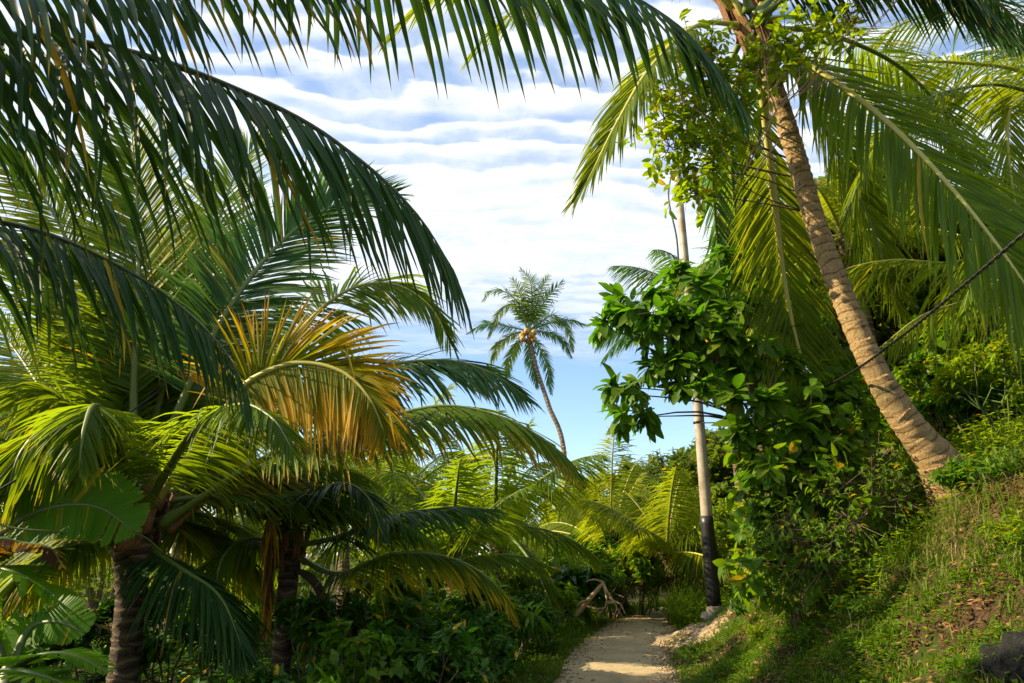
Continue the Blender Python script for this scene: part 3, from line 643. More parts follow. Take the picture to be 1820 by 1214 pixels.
Hf([(260, 900, 6.9), (340, 770, 6.2), (420, 720, 5.6), (480, 740, 5.2), (520, 800, 5.0)], mat='palm', n=80, L=.8, droop=1.9, w=.034, dens=1.75, r0=.045, tipage=.12)
Hf([(240, 890, 6.8), (200, 760, 6.2), (170, 720, 5.6), (150, 760, 5.2), (140, 830, 5.0)], mat='palm', n=70, L=.7, droop=1.9, w=.034, dens=1.75, r0=.045, tipage=.12)
auto_crown(mp, px(238, 900, 7.1), 8, 3.6, 'palm', azs=[2.0, 1.2, 2.7, .9, 1.7, .5, 2.3, 1.4], els=(70, -5), nl=78, L=.9, w=.034, dens=1.75, r0=.045, pet=.2)
auto_crown(mp, px(238, 895, 7.2), 8, 4.3, 'palm', azs=[2.4, 1.3, 1.9, 3.0, 2.1, 1.55], els=(86, 45), nl=100, L=1.0, w=.034, dens=1.75, r0=.045, pet=.22, bend=.25, hang=.25)
auto_crown(mp, px(238, 895, 7.4), 3, 3.4, 'palm_lit', azs=[2.8, 2.2, 1.6], els=(50, 5), nl=90, L=.95, w=.034, dens=1.6, r0=.045, pet=.2)
Hf([(230, 925, 7.4), (150, 930, 8.0), (80, 985, 8.4), (20, 1060, 8.6)], mat='palm_lit', n=90, L=1.0, droop=1.2, hang=.8, w=.034, dens=1.6, r0=.04)
Hf([(262, 925, 7.5), (330, 930, 8.1), (410, 960, 8.5), (480, 1040, 8.8)], mat='palm_lit', n=90, L=1.0, droop=1.2, hang=.8, w=.034, dens=1.6, r0=.04, age=.1)
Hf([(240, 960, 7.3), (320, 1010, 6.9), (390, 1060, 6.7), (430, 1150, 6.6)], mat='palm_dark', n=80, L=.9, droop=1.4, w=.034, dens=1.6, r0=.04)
Hf([(225, 900, 6.8), (160, 790, 6.2), (90, 760, 5.8), (40, 800, 5.6), (10, 880, 5.5)], mat='palm', n=90, L=.95, droop=1.6, hang=.9, w=.030, dens=1.6, r0=.04, tipage=.12)
# dead frond hanging straight down
add_frond(mp, PX([(300, 945, 7.3), (420, 850, 7.6), (475, 860, 7.7), (482, 950, 7.7), (478, 1100, 7.7)]), 'palm', 'fibre', n=60, L=.7, droop=5, fwd=(30, 15), lift=0, w=.03, r0=.03, age=.95, pet=.5, label='dead brown frond hanging straight down')

# small palm right of it
base = px(505, 1110, 8.8); base[2] = float(H(base[0], base[1])); c = px(518, 975, 8.7)
sp = root('coconut_palm', base, 'small dark coconut palm half hidden in shade behind the dead hanging frond', 'palm')
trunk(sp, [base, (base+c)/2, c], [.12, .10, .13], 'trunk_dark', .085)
sheath(sp, c-np.array([0, 0, .1]), .16, .45, n=8, seed=6)
Sf = lambda l, **k: add_frond(sp, PX(l, 8.7), **k)
Sf([(522, 970), (600, 955, 8.3), (690, 920, 8), (790, 903, 7.8), (880, 905, 7.7)], mat='palm_blue', n=76, L=.75, droop=2.2, w=.036, r0=.045, pet=.2)
Sf([(522, 985), (600, 1020, 8.3), (700, 985, 8), (800, 992, 7.9), (870, 1030, 7.8), (908, 1085, 7.8)], mat='palm', n=84, L=.8, droop=1.9, w=.037, r0=.045, pet=.2, tipage=.6)
Sf([(510, 975), (450, 958, 8.3), (400, 985, 8), (380, 1060, 7.9)], mat='palm', n=66, L=.7, droop=1.6, w=.037, r0=.04)
Sf([(518, 965), (530, 870), (590, 790, 8.9), (680, 765, 9.2), (760, 800, 9.4)], mat='palm_lit', n=76, L=.85, droop=1.3, w=.037, r0=.045)
Sf([(515, 965), (490, 880, 9), (430, 820, 9.5), (350, 800, 10)], mat='palm_lit', n=70, L=.8, droop=1.3, w=.037, r0=.045, age=.1)
Sf([(520, 965), (540, 900, 8), (600, 860, 7.5), (650, 880, 7.2), (680, 950, 7.0)], mat='palm_dark', n=70, L=.65, droop=1.9, w=.038, r0=.04)
# drooping dark flower spathe
C, _ = catmull(PX([(522, 1010, 8.5), (555, 1030, 8.4), (572, 1060, 8.4), (568, 1095, 8.4)]), 12); v, fs = tube(C, np.interp(np.arange(12), [0, 3, 8, 11], [.02, .05, .055, .01]), 8)
make('spathe', v, fs, M['trunk_dark'], sp, np.full((len(v), 3), .5), True, base)

# tall distant palm
base = px(1003, 1000, 36); base[2] = float(H(base[0], base[1])); c = px(938, 588, 36)
dp = root('coconut_palm', base, 'tall distant coconut palm standing alone against the sky above the path', 'palm')
C = PX([(1030, 900, 36), (1003, 810, 36), (975, 720, 36), (952, 650, 36), (940, 595, 36)]); trunk(dp, [base]+C[1:], [.22, .16, .13, .12, .12], 'trunk_grey', .2)
Df = lambda l, **k: add_frond(dp, [c]+PX(l, 36), n=60, r0=.06, w=.050, ragged=.25, hang=.5, dens=1.001, **k)
for l, m_, d_ in (([(945, 540), (942, 500), (925, 478)], 'palm', .4), ([(962, 545), (985, 515), (1000, 500)], 'palm_blue', .6), ([(925, 545), (900, 520), (872, 518), (858, 535)], 'palm', .7),
                  ([(975, 575), (1010, 570), (1045, 578)], 'palm_blue', .9), ([(965, 590), (995, 600), (1015, 635)], 'palm_blue', .9), ([(900, 580), (865, 575), (832, 592)], 'palm_blue', .9),
                  ([(910, 595), (885, 615), (872, 650)], 'palm_lit', .9), ([(955, 610), (972, 650), (980, 700)], 'palm_blue', .6), ([(925, 605), (905, 640), (900, 680)], 'palm', .6),
                  ([(950, 555), (960, 520), (975, 490)], 'palm', .5), ([(928, 555), (908, 540), (885, 560), (868, 600)], 'palm_lit', .9), ([(958, 575), (985, 560), (1010, 590), (1018, 625)], 'palm', .8),
                  ([(940, 620), (945, 650), (955, 690)], 'palm_blue', .5), ([(930, 560), (925, 525), (910, 495)], 'palm', .4)):
    Df(l, mat=m_, L=.78, droop=d_*1.3, up=(0, -.8, .6))
M['nut'] = rach('coconut_husk', (.45, .20, .03), (.30, .22, .04))
import bmesh
def ball(name, c_, r_, mat, parent, o_, sz=1.15):
    bm = bmesh.new(); bmesh.ops.create_icosphere(bm, subdivisions=2, radius=r_)
    for v_ in bm.verts: v_.co.z *= sz; v_.co += Vector(c_)-Vector(o_)
    me = bpy.data.meshes.new(name); bm.to_mesh(me); bm.free(); me.materials.append(mat)
    for p in me.polygons: p.use_smooth = True
    return link(name, me, parent)
for i in range(9):
    a = i*.75; ball('coconut', c+np.array([math.cos(a)*.34, -.22+math.sin(a)*.25, -.18-.2*(i % 3)]), .17, M['nut'], dp, base)

# palms of the middle distance, each with a crown of its own
def mid_palm(pc, Yd, label, n=12, Lf=3.6, mat='palm', els=(80, -20), rmat='rachis', L=1.05, nl=84, lean=.3, group=None, tm='trunk_dark', **kw):
    c_ = px(pc[0], pc[1], Yd); bx, by = c_[0]+lean, c_[1]; bz = float(H(bx, by)); b_ = np.array([bx, by, bz])
    r_ = root('coconut_palm', b_, label, 'palm', group)
    if c_[2]-bz < .4: c_[2] = bz+.4
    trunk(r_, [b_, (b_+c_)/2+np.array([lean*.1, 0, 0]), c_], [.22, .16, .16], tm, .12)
    auto_crown(r_, c_, n, Lf, mat, rmat, els=els, L=L, nl=nl, w=.038, K=5, r0=.045, hang=.75, **kw)
    return r_
mid_palm((880, 935), 15, 'green coconut palm in the middle distance behind the long browning frond tip', 12, 3.4, 'palm', nl=84)
mid_palm((1085, 985), 22, 'sunlit yellow green coconut palm straight ahead beyond the shrubs', 13, 4.0, 'palm_lit', rmat='rachis_lit', els=(86, 5))
mid_palm((1185, 985), 19, 'sunlit golden coconut palm where the path disappears', 11, 2.9, 'palm_lit', rmat='rachis_lit', els=(84, 0))
mid_palm((700, 900), 17, 'coconut palm in the middle distance below the tip of the yellow frond', 13, 4.2, 'palm', nl=84)
mid_palm((400, 880), 14, 'coconut palm glimpsed between the stout young palm and the small dark palm', 12, 4.0, 'palm_lit', nl=84)
mid_palm((60, 860), 12.5, 'sunlit coconut palm behind the stout young palm near the left edge', 12, 4.0, 'palm_lit', nl=84)
mid_palm((330, 800), 18, 'lighter coconut palm far back between upright fronds of the stout palm', 12, 4.6, 'palm_lit', nl=76)
mid_palm((610, 860), 22, 'far lit coconut palm left of the browning frond, low in the gap', 12, 4.4, 'palm_lit', nl=76)
mid_palm((985, 985), 27, 'hazy green coconut palm under the tall distant palm', 11, 4.0, 'palm_lit', nl=76)
mid_palm((1275, 560), 18.5, 'bluish coconut palm behind the pole with a crown level with the broad leaved tree', 13, 3.9, 'palm_blue', nl=84, els=(80, -10))
mid_palm((1500, 420), 14, 'yellow green coconut palm seen directly behind the leaning trunk', 13, 4.2, 'palm_lit', rmat='rachis_lit', nl=84, els=(75, -30))
mid_palm((1740, 560), 14, 'green coconut palm high on the bank behind the sweeping frond', 12, 4.2, 'palm', nl=84)
mid_palm((800, 1000), 12, 'low young coconut palm sprouting among the dark shrubs', 9, 2.3, 'palm', nl=76, els=(80, 10), L=.7)

# ------------------------------------------------------------------ broad leaved trees and shrubs
def grow(p, d, L_, r_, depth, g, segs, tips, spread=.6, nchild=(2, 4), shrink=.68, upb=.1):
    m = 3
    for k in range(m):
        d = d+g.normal(0, .12, 3)+np.array([0, 0, upb]); d = d/np.linalg.norm(d); q_ = p+d*L_/m
        segs.append((p, q_, r_*(1-.12*k), r_*(1-.12*(k+1)))); p = q_
        if depth == 0: tips.append((p, d))
    if depth > 0:
        for _ in range(g.integers(*nchild)):
            e = norm(d+g.normal(0, spread, 3)); grow(p, e, L_*shrink*g.uniform(.8, 1.15), r_*.62, depth-1, g, segs, tips, spread, nchild, shrink, upb)
def seg_mesh(segs, sides=5):
    A = np.array([s[0] for s in segs]); B_ = np.array([s[1] for s in segs]); ra = np.array([s[2] for s in segs]); rb = np.array([s[3] for s in segs])
    d = norm(B_-A); B_ = B_+d*ra[:, None]*.3
    h_ = np.where(np.abs(d[:, 2:3]) > .9, np.array([[1.0, 0, 0]]), np.array([[0, 0, 1.0]])); u_ = norm(np.cross(d, h_)); w_ = np.cross(d, u_)
    a = np.arange(sides)*2*math.pi/sides; c_ = np.cos(a)[None, :, None]*u_[:, None]+np.sin(a)[None, :, None]*w_[:, None]
    V_ = np.concatenate([A[:, None]+c_*ra[:, None, None], B_[:, None]+c_*rb[:, None, None]], 1).reshape(-1, 3)
    j = np.arange(sides); q4 = np.stack([j, (j+1) % sides, sides+(j+1) % sides, sides+j], -1)
    return V_, [(q4[None]+(np.arange(len(segs))*2*sides)[:, None, None]).reshape(-1, 4)]
def leaves_at(tips, per, size, g, tmpl, spread=.9, down=.25, jit=.03, along=0.0):
    P_ = np.repeat(np.array([t[0] for t in tips]), per, 0); D = np.repeat(np.array([t[1] for t in tips]), per, 0); k = len(P_)
    r_ = g.normal(0, 1, (k, 3)); r_ = norm(r_-(r_*D).sum(1, keepdims=True)*D)
    d = norm(D*g.uniform(.15, .9, k)[:, None]+r_*spread+np.array([0, 0, -down]))
    n_ = norm(np.array([0, 0, 1.0])+D*.5+g.normal(0, .35, (k, 3)))
    return rot_to(d, n_), P_-D*g.uniform(0, 1, k)[:, None]*along+g.normal(0, jit, (k, 3)), size*g.uniform(.6, 1.15, k)
def bush_data(seed, h, rr, stems, depth, per, leaf, tmpl, spread=.6, down=.25, upb=.1, nchild=(2, 4), radius=.02, shrink=.68, lenf=.42, along=.08, yellowp=.03):
    g = np.random.default_rng(seed); segs = []; tips = []
    for i in range(stems):
        a = g.uniform(0, 6.28); o_ = np.array([math.cos(a), math.sin(a), 0])*rr*.15*g.random(); d = norm(np.array([math.cos(a)*rr/h*.6, math.sin(a)*rr/h*.6, 1.0])+g.normal(0, .12, 3))
        grow(o_-np.array([0, 0, .08]), d, h*lenf*g.uniform(.75, 1.1), radius, depth, g, segs, tips, spread, nchild, shrink, upb)
    m_, l_, s_ = leaves_at(tips, per, leaf, g, tmpl, down=down, along=along)
    keep = l_[:, 2] > .02; m_, l_, s_ = m_[keep], l_[keep], s_[keep]
    age = np.where(g.random(len(l_)) < yellowp, g.uniform(.3, .8, len(l_)), 0)
    sv = seg_mesh(segs)
    return sv, (m_, l_, s_, g.random(len(l_)), age)
BUSH = {}
def bush_mesh(key, mat, tmpl, smat='wood', **kw):
    (sv, sf), (m_, l_, s_, r_, a_) = bush_data(tmpl=tmpl, **kw)
    v, f_, lv = place(tmpl[0], tmpl[1], m_, l_, s_, r_, a_)
    BUSH[key] = (make('stems', sv, sf, M[smat], data_only=True), make('foliage', v, f_, M[mat], lv=lv, data_only=True))
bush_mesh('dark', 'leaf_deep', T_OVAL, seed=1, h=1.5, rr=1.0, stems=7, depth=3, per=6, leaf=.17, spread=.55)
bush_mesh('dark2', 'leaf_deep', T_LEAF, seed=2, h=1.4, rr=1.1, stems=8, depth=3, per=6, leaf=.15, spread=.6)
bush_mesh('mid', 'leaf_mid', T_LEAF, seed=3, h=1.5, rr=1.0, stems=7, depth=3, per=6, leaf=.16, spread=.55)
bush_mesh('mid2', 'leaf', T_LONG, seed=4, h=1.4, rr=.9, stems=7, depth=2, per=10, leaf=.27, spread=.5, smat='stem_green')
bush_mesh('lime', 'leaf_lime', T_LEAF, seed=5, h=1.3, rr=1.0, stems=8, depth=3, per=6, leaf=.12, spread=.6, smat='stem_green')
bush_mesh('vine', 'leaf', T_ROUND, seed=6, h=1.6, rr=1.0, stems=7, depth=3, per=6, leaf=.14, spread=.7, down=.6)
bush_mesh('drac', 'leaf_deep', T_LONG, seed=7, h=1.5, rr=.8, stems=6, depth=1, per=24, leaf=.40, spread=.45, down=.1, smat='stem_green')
bush_mesh('small', 'leaf', T_LEAF, seed=8, h=.6, rr=.45, stems=6, depth=2, per=3, leaf=.085, radius=.006, smat='stem_green')
bush_mesh('smalllime', 'leaf_lime', T_LEAF, seed=9, h=.5, rr=.45, stems=7, depth=2, per=3, leaf=.07, radius=.005, smat='stem_green')
bush_mesh('tree', 'tree_far', T_MINI, seed=10, h=6, rr=3.2, stems=5, depth=4, per=7, leaf=.36, radius=.14, nchild=(3, 5), spread=.62, shrink=.66, lenf=.4, along=.6)
bush_mesh('tree2', 'tree_far', T_MINI, seed=12, h=6, rr=3.0, stems=4, depth=4, per=7, leaf=.34, radius=.16, nchild=(3, 5), spread=.7, shrink=.66, lenf=.42, along=.6)
gb = np.random.default_rng(77)
def put_bush(key, loc, s, label, cat='shrub', name='shrub', group=None, sz=1.0):
    o = root(name, loc, label, cat, group); o.rotation_euler = (gb.normal(0, .05), gb.normal(0, .05), gb.uniform(0, 6.28)); o.scale = (s, s, s*sz)
    a, b = BUSH[key]; link('stems', a, o); tag(link('foliage', b, o), kind='stuff')
    return o
def hit(x, y):                     # where the ray through a picture point meets the ground
    for Yd in np.arange(1.5, 40, .02):
        p = px(x, y, Yd)
        if p[2] < H(p[0], p[1]): break
    p[2] = float(H(p[0], p[1])); return p
def gpt(x, Yd):                     # ground point in picture column x at distance Yd
    p = px(x, 987, Yd); p[2] = float(H(p[0], p[1]))-.03; return p
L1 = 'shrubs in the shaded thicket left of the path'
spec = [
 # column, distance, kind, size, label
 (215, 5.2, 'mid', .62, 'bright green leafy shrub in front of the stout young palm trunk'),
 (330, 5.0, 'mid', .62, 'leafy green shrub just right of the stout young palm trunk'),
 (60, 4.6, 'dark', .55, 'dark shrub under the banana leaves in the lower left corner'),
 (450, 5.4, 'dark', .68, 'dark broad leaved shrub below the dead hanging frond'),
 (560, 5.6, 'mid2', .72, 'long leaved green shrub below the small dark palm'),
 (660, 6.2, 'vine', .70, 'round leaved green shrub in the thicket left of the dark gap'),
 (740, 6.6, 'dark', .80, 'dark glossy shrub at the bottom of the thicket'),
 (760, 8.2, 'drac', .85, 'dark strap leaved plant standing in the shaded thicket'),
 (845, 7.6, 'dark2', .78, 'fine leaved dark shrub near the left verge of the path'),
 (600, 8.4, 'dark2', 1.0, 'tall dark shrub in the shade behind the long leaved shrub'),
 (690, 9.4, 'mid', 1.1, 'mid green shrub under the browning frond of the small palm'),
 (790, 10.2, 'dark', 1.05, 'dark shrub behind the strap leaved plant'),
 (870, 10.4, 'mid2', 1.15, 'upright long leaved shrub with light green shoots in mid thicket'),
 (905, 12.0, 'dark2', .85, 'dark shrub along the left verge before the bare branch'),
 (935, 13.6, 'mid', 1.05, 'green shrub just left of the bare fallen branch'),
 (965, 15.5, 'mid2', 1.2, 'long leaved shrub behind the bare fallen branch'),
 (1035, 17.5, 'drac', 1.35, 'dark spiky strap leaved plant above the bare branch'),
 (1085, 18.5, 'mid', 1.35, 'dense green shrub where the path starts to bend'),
 (1130, 20.0, 'lime', 1.5, 'round leaved bright shrub beyond the dense green one'),  # lime leaf colour stands in for sunlight at the path's end
 (1165, 21.5, 'lime', 1.2, 'rounded green shrub at the far end of the visible path'),  # lime leaves again in place of sunlight
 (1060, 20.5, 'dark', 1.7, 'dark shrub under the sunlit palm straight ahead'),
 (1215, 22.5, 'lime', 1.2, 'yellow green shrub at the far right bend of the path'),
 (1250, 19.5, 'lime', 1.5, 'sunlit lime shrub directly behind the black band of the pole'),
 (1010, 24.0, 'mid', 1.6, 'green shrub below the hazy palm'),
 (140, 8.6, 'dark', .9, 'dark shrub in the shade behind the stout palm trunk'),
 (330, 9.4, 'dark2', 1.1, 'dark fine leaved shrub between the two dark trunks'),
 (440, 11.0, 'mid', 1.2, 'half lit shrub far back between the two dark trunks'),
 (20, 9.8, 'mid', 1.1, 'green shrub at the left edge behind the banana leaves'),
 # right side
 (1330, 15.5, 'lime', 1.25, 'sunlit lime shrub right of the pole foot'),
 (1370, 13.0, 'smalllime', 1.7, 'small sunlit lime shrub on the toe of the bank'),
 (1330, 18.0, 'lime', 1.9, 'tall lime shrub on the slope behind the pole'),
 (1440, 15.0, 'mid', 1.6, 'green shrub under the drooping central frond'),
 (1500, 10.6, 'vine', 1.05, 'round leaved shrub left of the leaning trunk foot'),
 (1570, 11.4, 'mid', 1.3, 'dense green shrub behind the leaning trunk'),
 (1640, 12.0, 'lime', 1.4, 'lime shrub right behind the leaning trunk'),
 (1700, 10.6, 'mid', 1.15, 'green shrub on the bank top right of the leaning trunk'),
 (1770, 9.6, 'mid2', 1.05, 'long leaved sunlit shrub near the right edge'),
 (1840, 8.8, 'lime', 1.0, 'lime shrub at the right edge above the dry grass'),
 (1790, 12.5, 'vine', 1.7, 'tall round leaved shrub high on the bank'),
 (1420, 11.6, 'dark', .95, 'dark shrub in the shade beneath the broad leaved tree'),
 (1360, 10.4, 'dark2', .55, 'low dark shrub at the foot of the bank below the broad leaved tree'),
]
for x_, yd, k_, s_, lb in spec: put_bush(k_, gpt(x_, yd), s_, lb)
for x_, yd, k_, s_, lb in [
 (1545, 8.0, 'small', .8, 'small green herb on the bank left of the palm foot'), (1500, 7.6, 'small', .8, 'small leafy herb lower left of the palm foot'),
 (1790, 6.9, 'small', 1.1, 'leafy green herb on the bank edge at the right'), (1740, 7.3, 'mid2', .42, 'tall slender long leaved herb in front of the palm foot'),
 (1812, 6.0, 'smalllime', .9, 'yellow green herb at the right edge among dry straw'), (1700, 5.2, 'small', .55, 'small herb on the leaf litter above the dark rock'),
 (1400, 8.2, 'small', .8, 'small herb with round tuft on the lower bank'), (1330, 9.8, 'smalllime', .8, 'lime herb just right of the pole foot'),
 (880, 9.6, 'smalllime', .8, 'bright lime herb on the left verge'), (905, 11.2, 'small', .9, 'green herb on the left verge next to the path'), (850, 8.6, 'smalllime', .9, 'bright herb in the sun patch at the bottom of the left verge'),
 (1010, 17.0, 'smalllime', .8, 'lime herb beside the bare branch'), (1050, 18.8, 'smalllime', .8, 'lime herb on the far left verge')]:
    put_bush(k_, gpt(x_, yd), s_, lb, 'plant', 'herb')
for x_, yd, k_, s_, lb in [(1075, 46, 'tree', 1.15, 'rounded green broad leaved tree on the skyline right of the tall palm'), (1010, 52, 'tree2', 1.1, 'broad leaved tree on the skyline just below the tall palm'),
                       (1195, 40, 'tree2', 1.25, 'dark broad leaved tree on the skyline behind the pole'), (1265, 32, 'tree', 1.1, 'leafy green tree behind the pole, lower than its neighbour'),
                       (860, 44, 'tree', 1.0, 'broad leaved tree far behind the browning frond'), (700, 40, 'tree2', 1.0, 'far tree low behind the thicket on the left'),
                       (500, 36, 'tree', .9, 'far tree low between the two dark trunks'), (1400, 26, 'tree', 1.15, 'leafy tree behind the broad leaved tree on the bank'),
                       (1560, 20, 'tree2', .85, 'tree in dense leaf behind the leaning trunk'), (1760, 18, 'tree', .8, 'tree in dense leaf at the top of the bank'), (200, 30, 'tree2', .9, 'far tree behind the stout young palm'), (1520, 17, 'tree', 1.25, 'leafy tree filling the gap just right of the leaning trunk'), (1660, 17, 'tree2', 1.35, 'tall leafy tree behind the sweeping frond'), (1800, 15.5, 'tree', 1.2, 'tall leafy tree at the right edge behind the hanging fronds')]:
    put_bush(k_, gpt(x_, yd), s_, lb, 'tree', 'broadleaf_tree')

# far wood behind everything: one mass
g = np.random.default_rng(90); nc = 260; cx_ = g.uniform(-42, 45, nc); cy_ = g.uniform(26, 50, nc); keep = (np.abs(cx_-(cy_-20)*.32-3) > 2.5) | (cy_ > 40); cx_, cy_ = cx_[keep], cy_[keep]; nc = len(cx_)
ch = np.where(cx_ < 0, g.uniform(1.5, 6.5, nc), g.uniform(1.5, 5.0, nc)); P_ = np.repeat(np.stack([cx_, cy_, ch*.5], 1), 130, 0); k = len(P_); o_ = norm(g.normal(0, 1, (k, 3)))*(g.random(k)**.4)[:, None]*np.stack([g.uniform(1.2, 2.6, nc).repeat(130)]*2+[ch.repeat(130)*.55], 1)
P_ = P_+o_; P_[:, 2] = np.maximum(P_[:, 2], .05)+H(P_[:, 0], P_[:, 1])*.5; v, f_, lv = place(T_MINI[0], T_MINI[1], rot_to(norm(o_)+g.normal(0, .6, (k, 3)), np.array([0, 0, 1.0])+g.normal(0, .4, (k, 3))), P_, g.uniform(.25, .6, k), g.random(k))
tag(make('treeline', v, f_, M['tree_far'], lv=lv), 'far low wood closing off the ground behind the palms', kind='stuff')

# large leaved tree beside the pole: branches end in rosettes of long leaves
base = gpt(1395, 10.2)
bt = root('broadleaf_tree', base, 'broad leaved tree with big drooping glossy leaves overhanging the path beside the pole', 'tree')
g = np.random.default_rng(42); segs = []; tips = []
crownpts = [(1380, 530, 9.6), (1420, 540, 9.8), (1350, 500, 9.8), (1440, 600, 9.5), (1300, 560, 9.0), (1210, 580, 9.1), (1215, 640, 9.2), (1228, 690, 9.3), (1240, 600, 9.1), (1200, 655, 9.6), (1262, 640, 9.0), (1480, 700, 9.3), (1490, 620, 9.8), (1090, 590, 9.4), (1130, 560, 9.2), (1120, 540, 9.8), (1180, 530, 9.5), (1170, 600, 9.3), (1210, 500, 9.8), (1250, 520, 9.2), (1300, 500, 9.6), (1340, 540, 9.3), (1250, 580, 9.0), (1180, 650, 9.4),
            (1290, 600, 8.9), (1340, 620, 9.0), (1110, 700, 9.3), (1140, 690, 9.6), (1170, 740, 9.3), (1120, 745, 9.2), (1260, 680, 9.0), (1310, 700, 8.8), (1300, 640, 9.4),
            (1380, 600, 9.4), (1400, 660, 9.2), (1360, 720, 8.8), (1400, 760, 8.8), (1440, 720, 9.2), (1345, 800, 9.0), (1360, 830, 8.8), (1420, 820, 8.9), (1460, 790, 9.2), (1375, 930, 9.1), (1370, 900, 9.1), (1400, 890, 9.1), (1230, 620, 9.8), (1350, 580, 10),
            (1270, 540, 9.9), (1160, 560, 9.9), (1420, 600, 9.8), (1450, 660, 9.8), (1390, 960, 9.1), (1330, 760, 8.9), (1230, 560, 9.3), (1200, 560, 9.0), (1290, 470, 9.7)]
hub = [px(1370, 860, 10.1), px(1350, 760, 10.0), px(1330, 660, 10.0), px(1320, 590, 10.0)]
segs += [(base-np.array([0, 0, .1]), hub[0], .09, .08), (hub[0], hub[1], .08, .07), (hub[1], hub[2], .07, .055), (hub[2], hub[3], .055, .04)]
for t in crownpts:
    e = px(*t); k = int(np.argmin([np.linalg.norm(e-h_)+abs(h_[2]-e[2]+.4)*.5 for h_ in hub])); h_ = hub[k]
    mid = (h_+e)/2+np.array([0, 0, .18])+g.normal(0, .06, 3); C, _ = catmull([h_, mid, e], 7)
    for i in range(6): segs.append((C[i], C[i+1], .022-.0025*i, .020-.0025*i))
    d = norm(C[-1]-C[-2]+np.array([0, 0, .1]))
    for j in range(5):
        dd = norm(d+g.normal(0, .55, 3)); q_ = e+dd*g.uniform(.12, .30); segs.append((e, q_, .009, .006)); tips.append((q_, dd))
v, f_ = seg_mesh(segs, 6); make('branches', v, f_, M['wood'], bt, origin=base, smooth=True)
m_, l_, s_ = leaves_at(tips, 8, .32, g, T_OVAL, spread=.8, down=.45, jit=.012, along=.10)
va = [make('leaf', T_OVAL[0], T_OVAL[1], M['leaf'], lv=np.stack([np.full(len(T_OVAL[0]), r_), T_OVAL[0][:, 0], np.full(len(T_OVAL[0]), ag)], 1), data_only=True) for r_, ag in ((.1, 0), (.35, 0), (.6, 0), (.9, 0), (.8, .12))]
view = np.argsort(l_[:, 1])
ind = view[:290]; rest = view[290:]
for i in ind:
    o = link('leaf', va[int(g.integers(0, 5)) if g.random() < .5 else int(g.integers(0, 4))], bt)
    Mt = Matrix([[*(m_[i][r] * s_[i]), (l_[i]-base)[r]] for r in range(3)]+[[0, 0, 0, 1]]); o.matrix_local = Mt
v, f_, lv = place(T_OVAL[0], T_OVAL[1], m_[rest], l_[rest], s_[rest], g.random(len(rest))); tag(make('leaf_mass', v, f_, M['leaf'], bt, lv, origin=base), kind='stuff')

# vine curtain below it
def cloud_plant(name, label, cat, pts, n, leaf, mat, tmpl, seed, jit, down=.5, smat='wood', spine=None):
    g = np.random.default_rng(seed); P_ = np.array([px(*p) for p in pts]); b_ = P_[np.argmin(P_[:, 2])].copy(); b_[2] = float(H(b_[0], b_[1]))
    r_ = root(name, b_, label, cat); segs = []; tips = []
    top = P_[np.argmax(P_[:, 2])]
    if spine is not None:
        SP = PX(spine); b_ = SP[0].copy(); b_[2] = float(H(b_[0], b_[1])); r_.location = b_; SC, _ = catmull([b_]+SP, 26)
        for i in range(25): segs.append((SC[i], SC[i+1], .045-.0013*i, .044-.0013*i))
    for p in P_:
        if spine is not None:
            cand = SC[SC[:, 2] < p[2]+.1]; s0 = cand[np.argmin(np.linalg.norm(cand-p, axis=1))] if len(cand) else SC[-1]
        else:
            low = P_[P_[:, 2] < p[2]-.02]; s0 = low[np.argmin(np.linalg.norm(low-p, axis=1))] if len(low) else b_
        C, _ = catmull([s0, (s0+p)/2+g.normal(0, .05, 3), p], 8)
        for i in range(7): segs.append((C[i], C[i+1], .014-.001*i, .013-.001*i))
        for j in range(n):
            q_ = p+g.normal(0, jit, 3)
            if q_[2] < H(q_[0], q_[1])+.03: q_[2] = H(q_[0], q_[1])+.05
            dd = norm(q_-p+np.array([0, 0, .05])); segs.append((p, q_, .005, .003)); tips.append((q_, dd))
    v, f_ = seg_mesh(segs, 4); make('stems', v, f_, M[smat], r_, origin=b_)
    m_, l_, s_ = leaves_at(tips, 5, leaf, g, tmpl, spread=.9, down=down, jit=.03, along=.12)
    v, f_, lv = place(tmpl[0], tmpl[1], m_, l_, s_, g.random(len(l_)), np.where(g.random(len(l_)) < .04, g.uniform(.2, .6, len(l_)), 0))
    tag(make('foliage', v, f_, M[mat], r_, lv, origin=b_), kind='stuff'); return r_
cloud_plant('climbing_vine', 'heart leaved vine draped over the shrubs between the broad leaved tree and leaning trunk', 'vine',
            [(1380, 790, 8.9), (1440, 760, 8.9), (1480, 730, 9.0), (1420, 850, 8.8), (1370, 850, 9), (1460, 700, 9.2), (1500, 790, 8.9), (1390, 920, 8.8), (1450, 900, 8.7), (1385, 950, 9), (1420, 960, 8.7), (1480, 860, 8.8), (1510, 720, 9.2), (1360, 1000, 9), (1390, 1010, 9)], 22, .20, 'leaf_mid', T_ROUND, 51, .26, .6)
cloud_plant('creeper', 'dark small leaved creeper hanging over the shaded undercut of the bank', 'creeper',
            [(1480, 880, 8.4), (1530, 860, 8.4), (1440, 960, 8.3), (1500, 960, 8.2), (1550, 900, 8.2), (1400, 980, 8.6), (1560, 830, 8.5), (1470, 1000, 8.2), (1400, 1010, 8.7), (1520, 930, 8.2), (1430, 1010, 8.3), (1390, 940, 8.5), (1590, 880, 8.3)], 30, .10, 'leaf_mid', T_LEAF, 52, .22, .5)
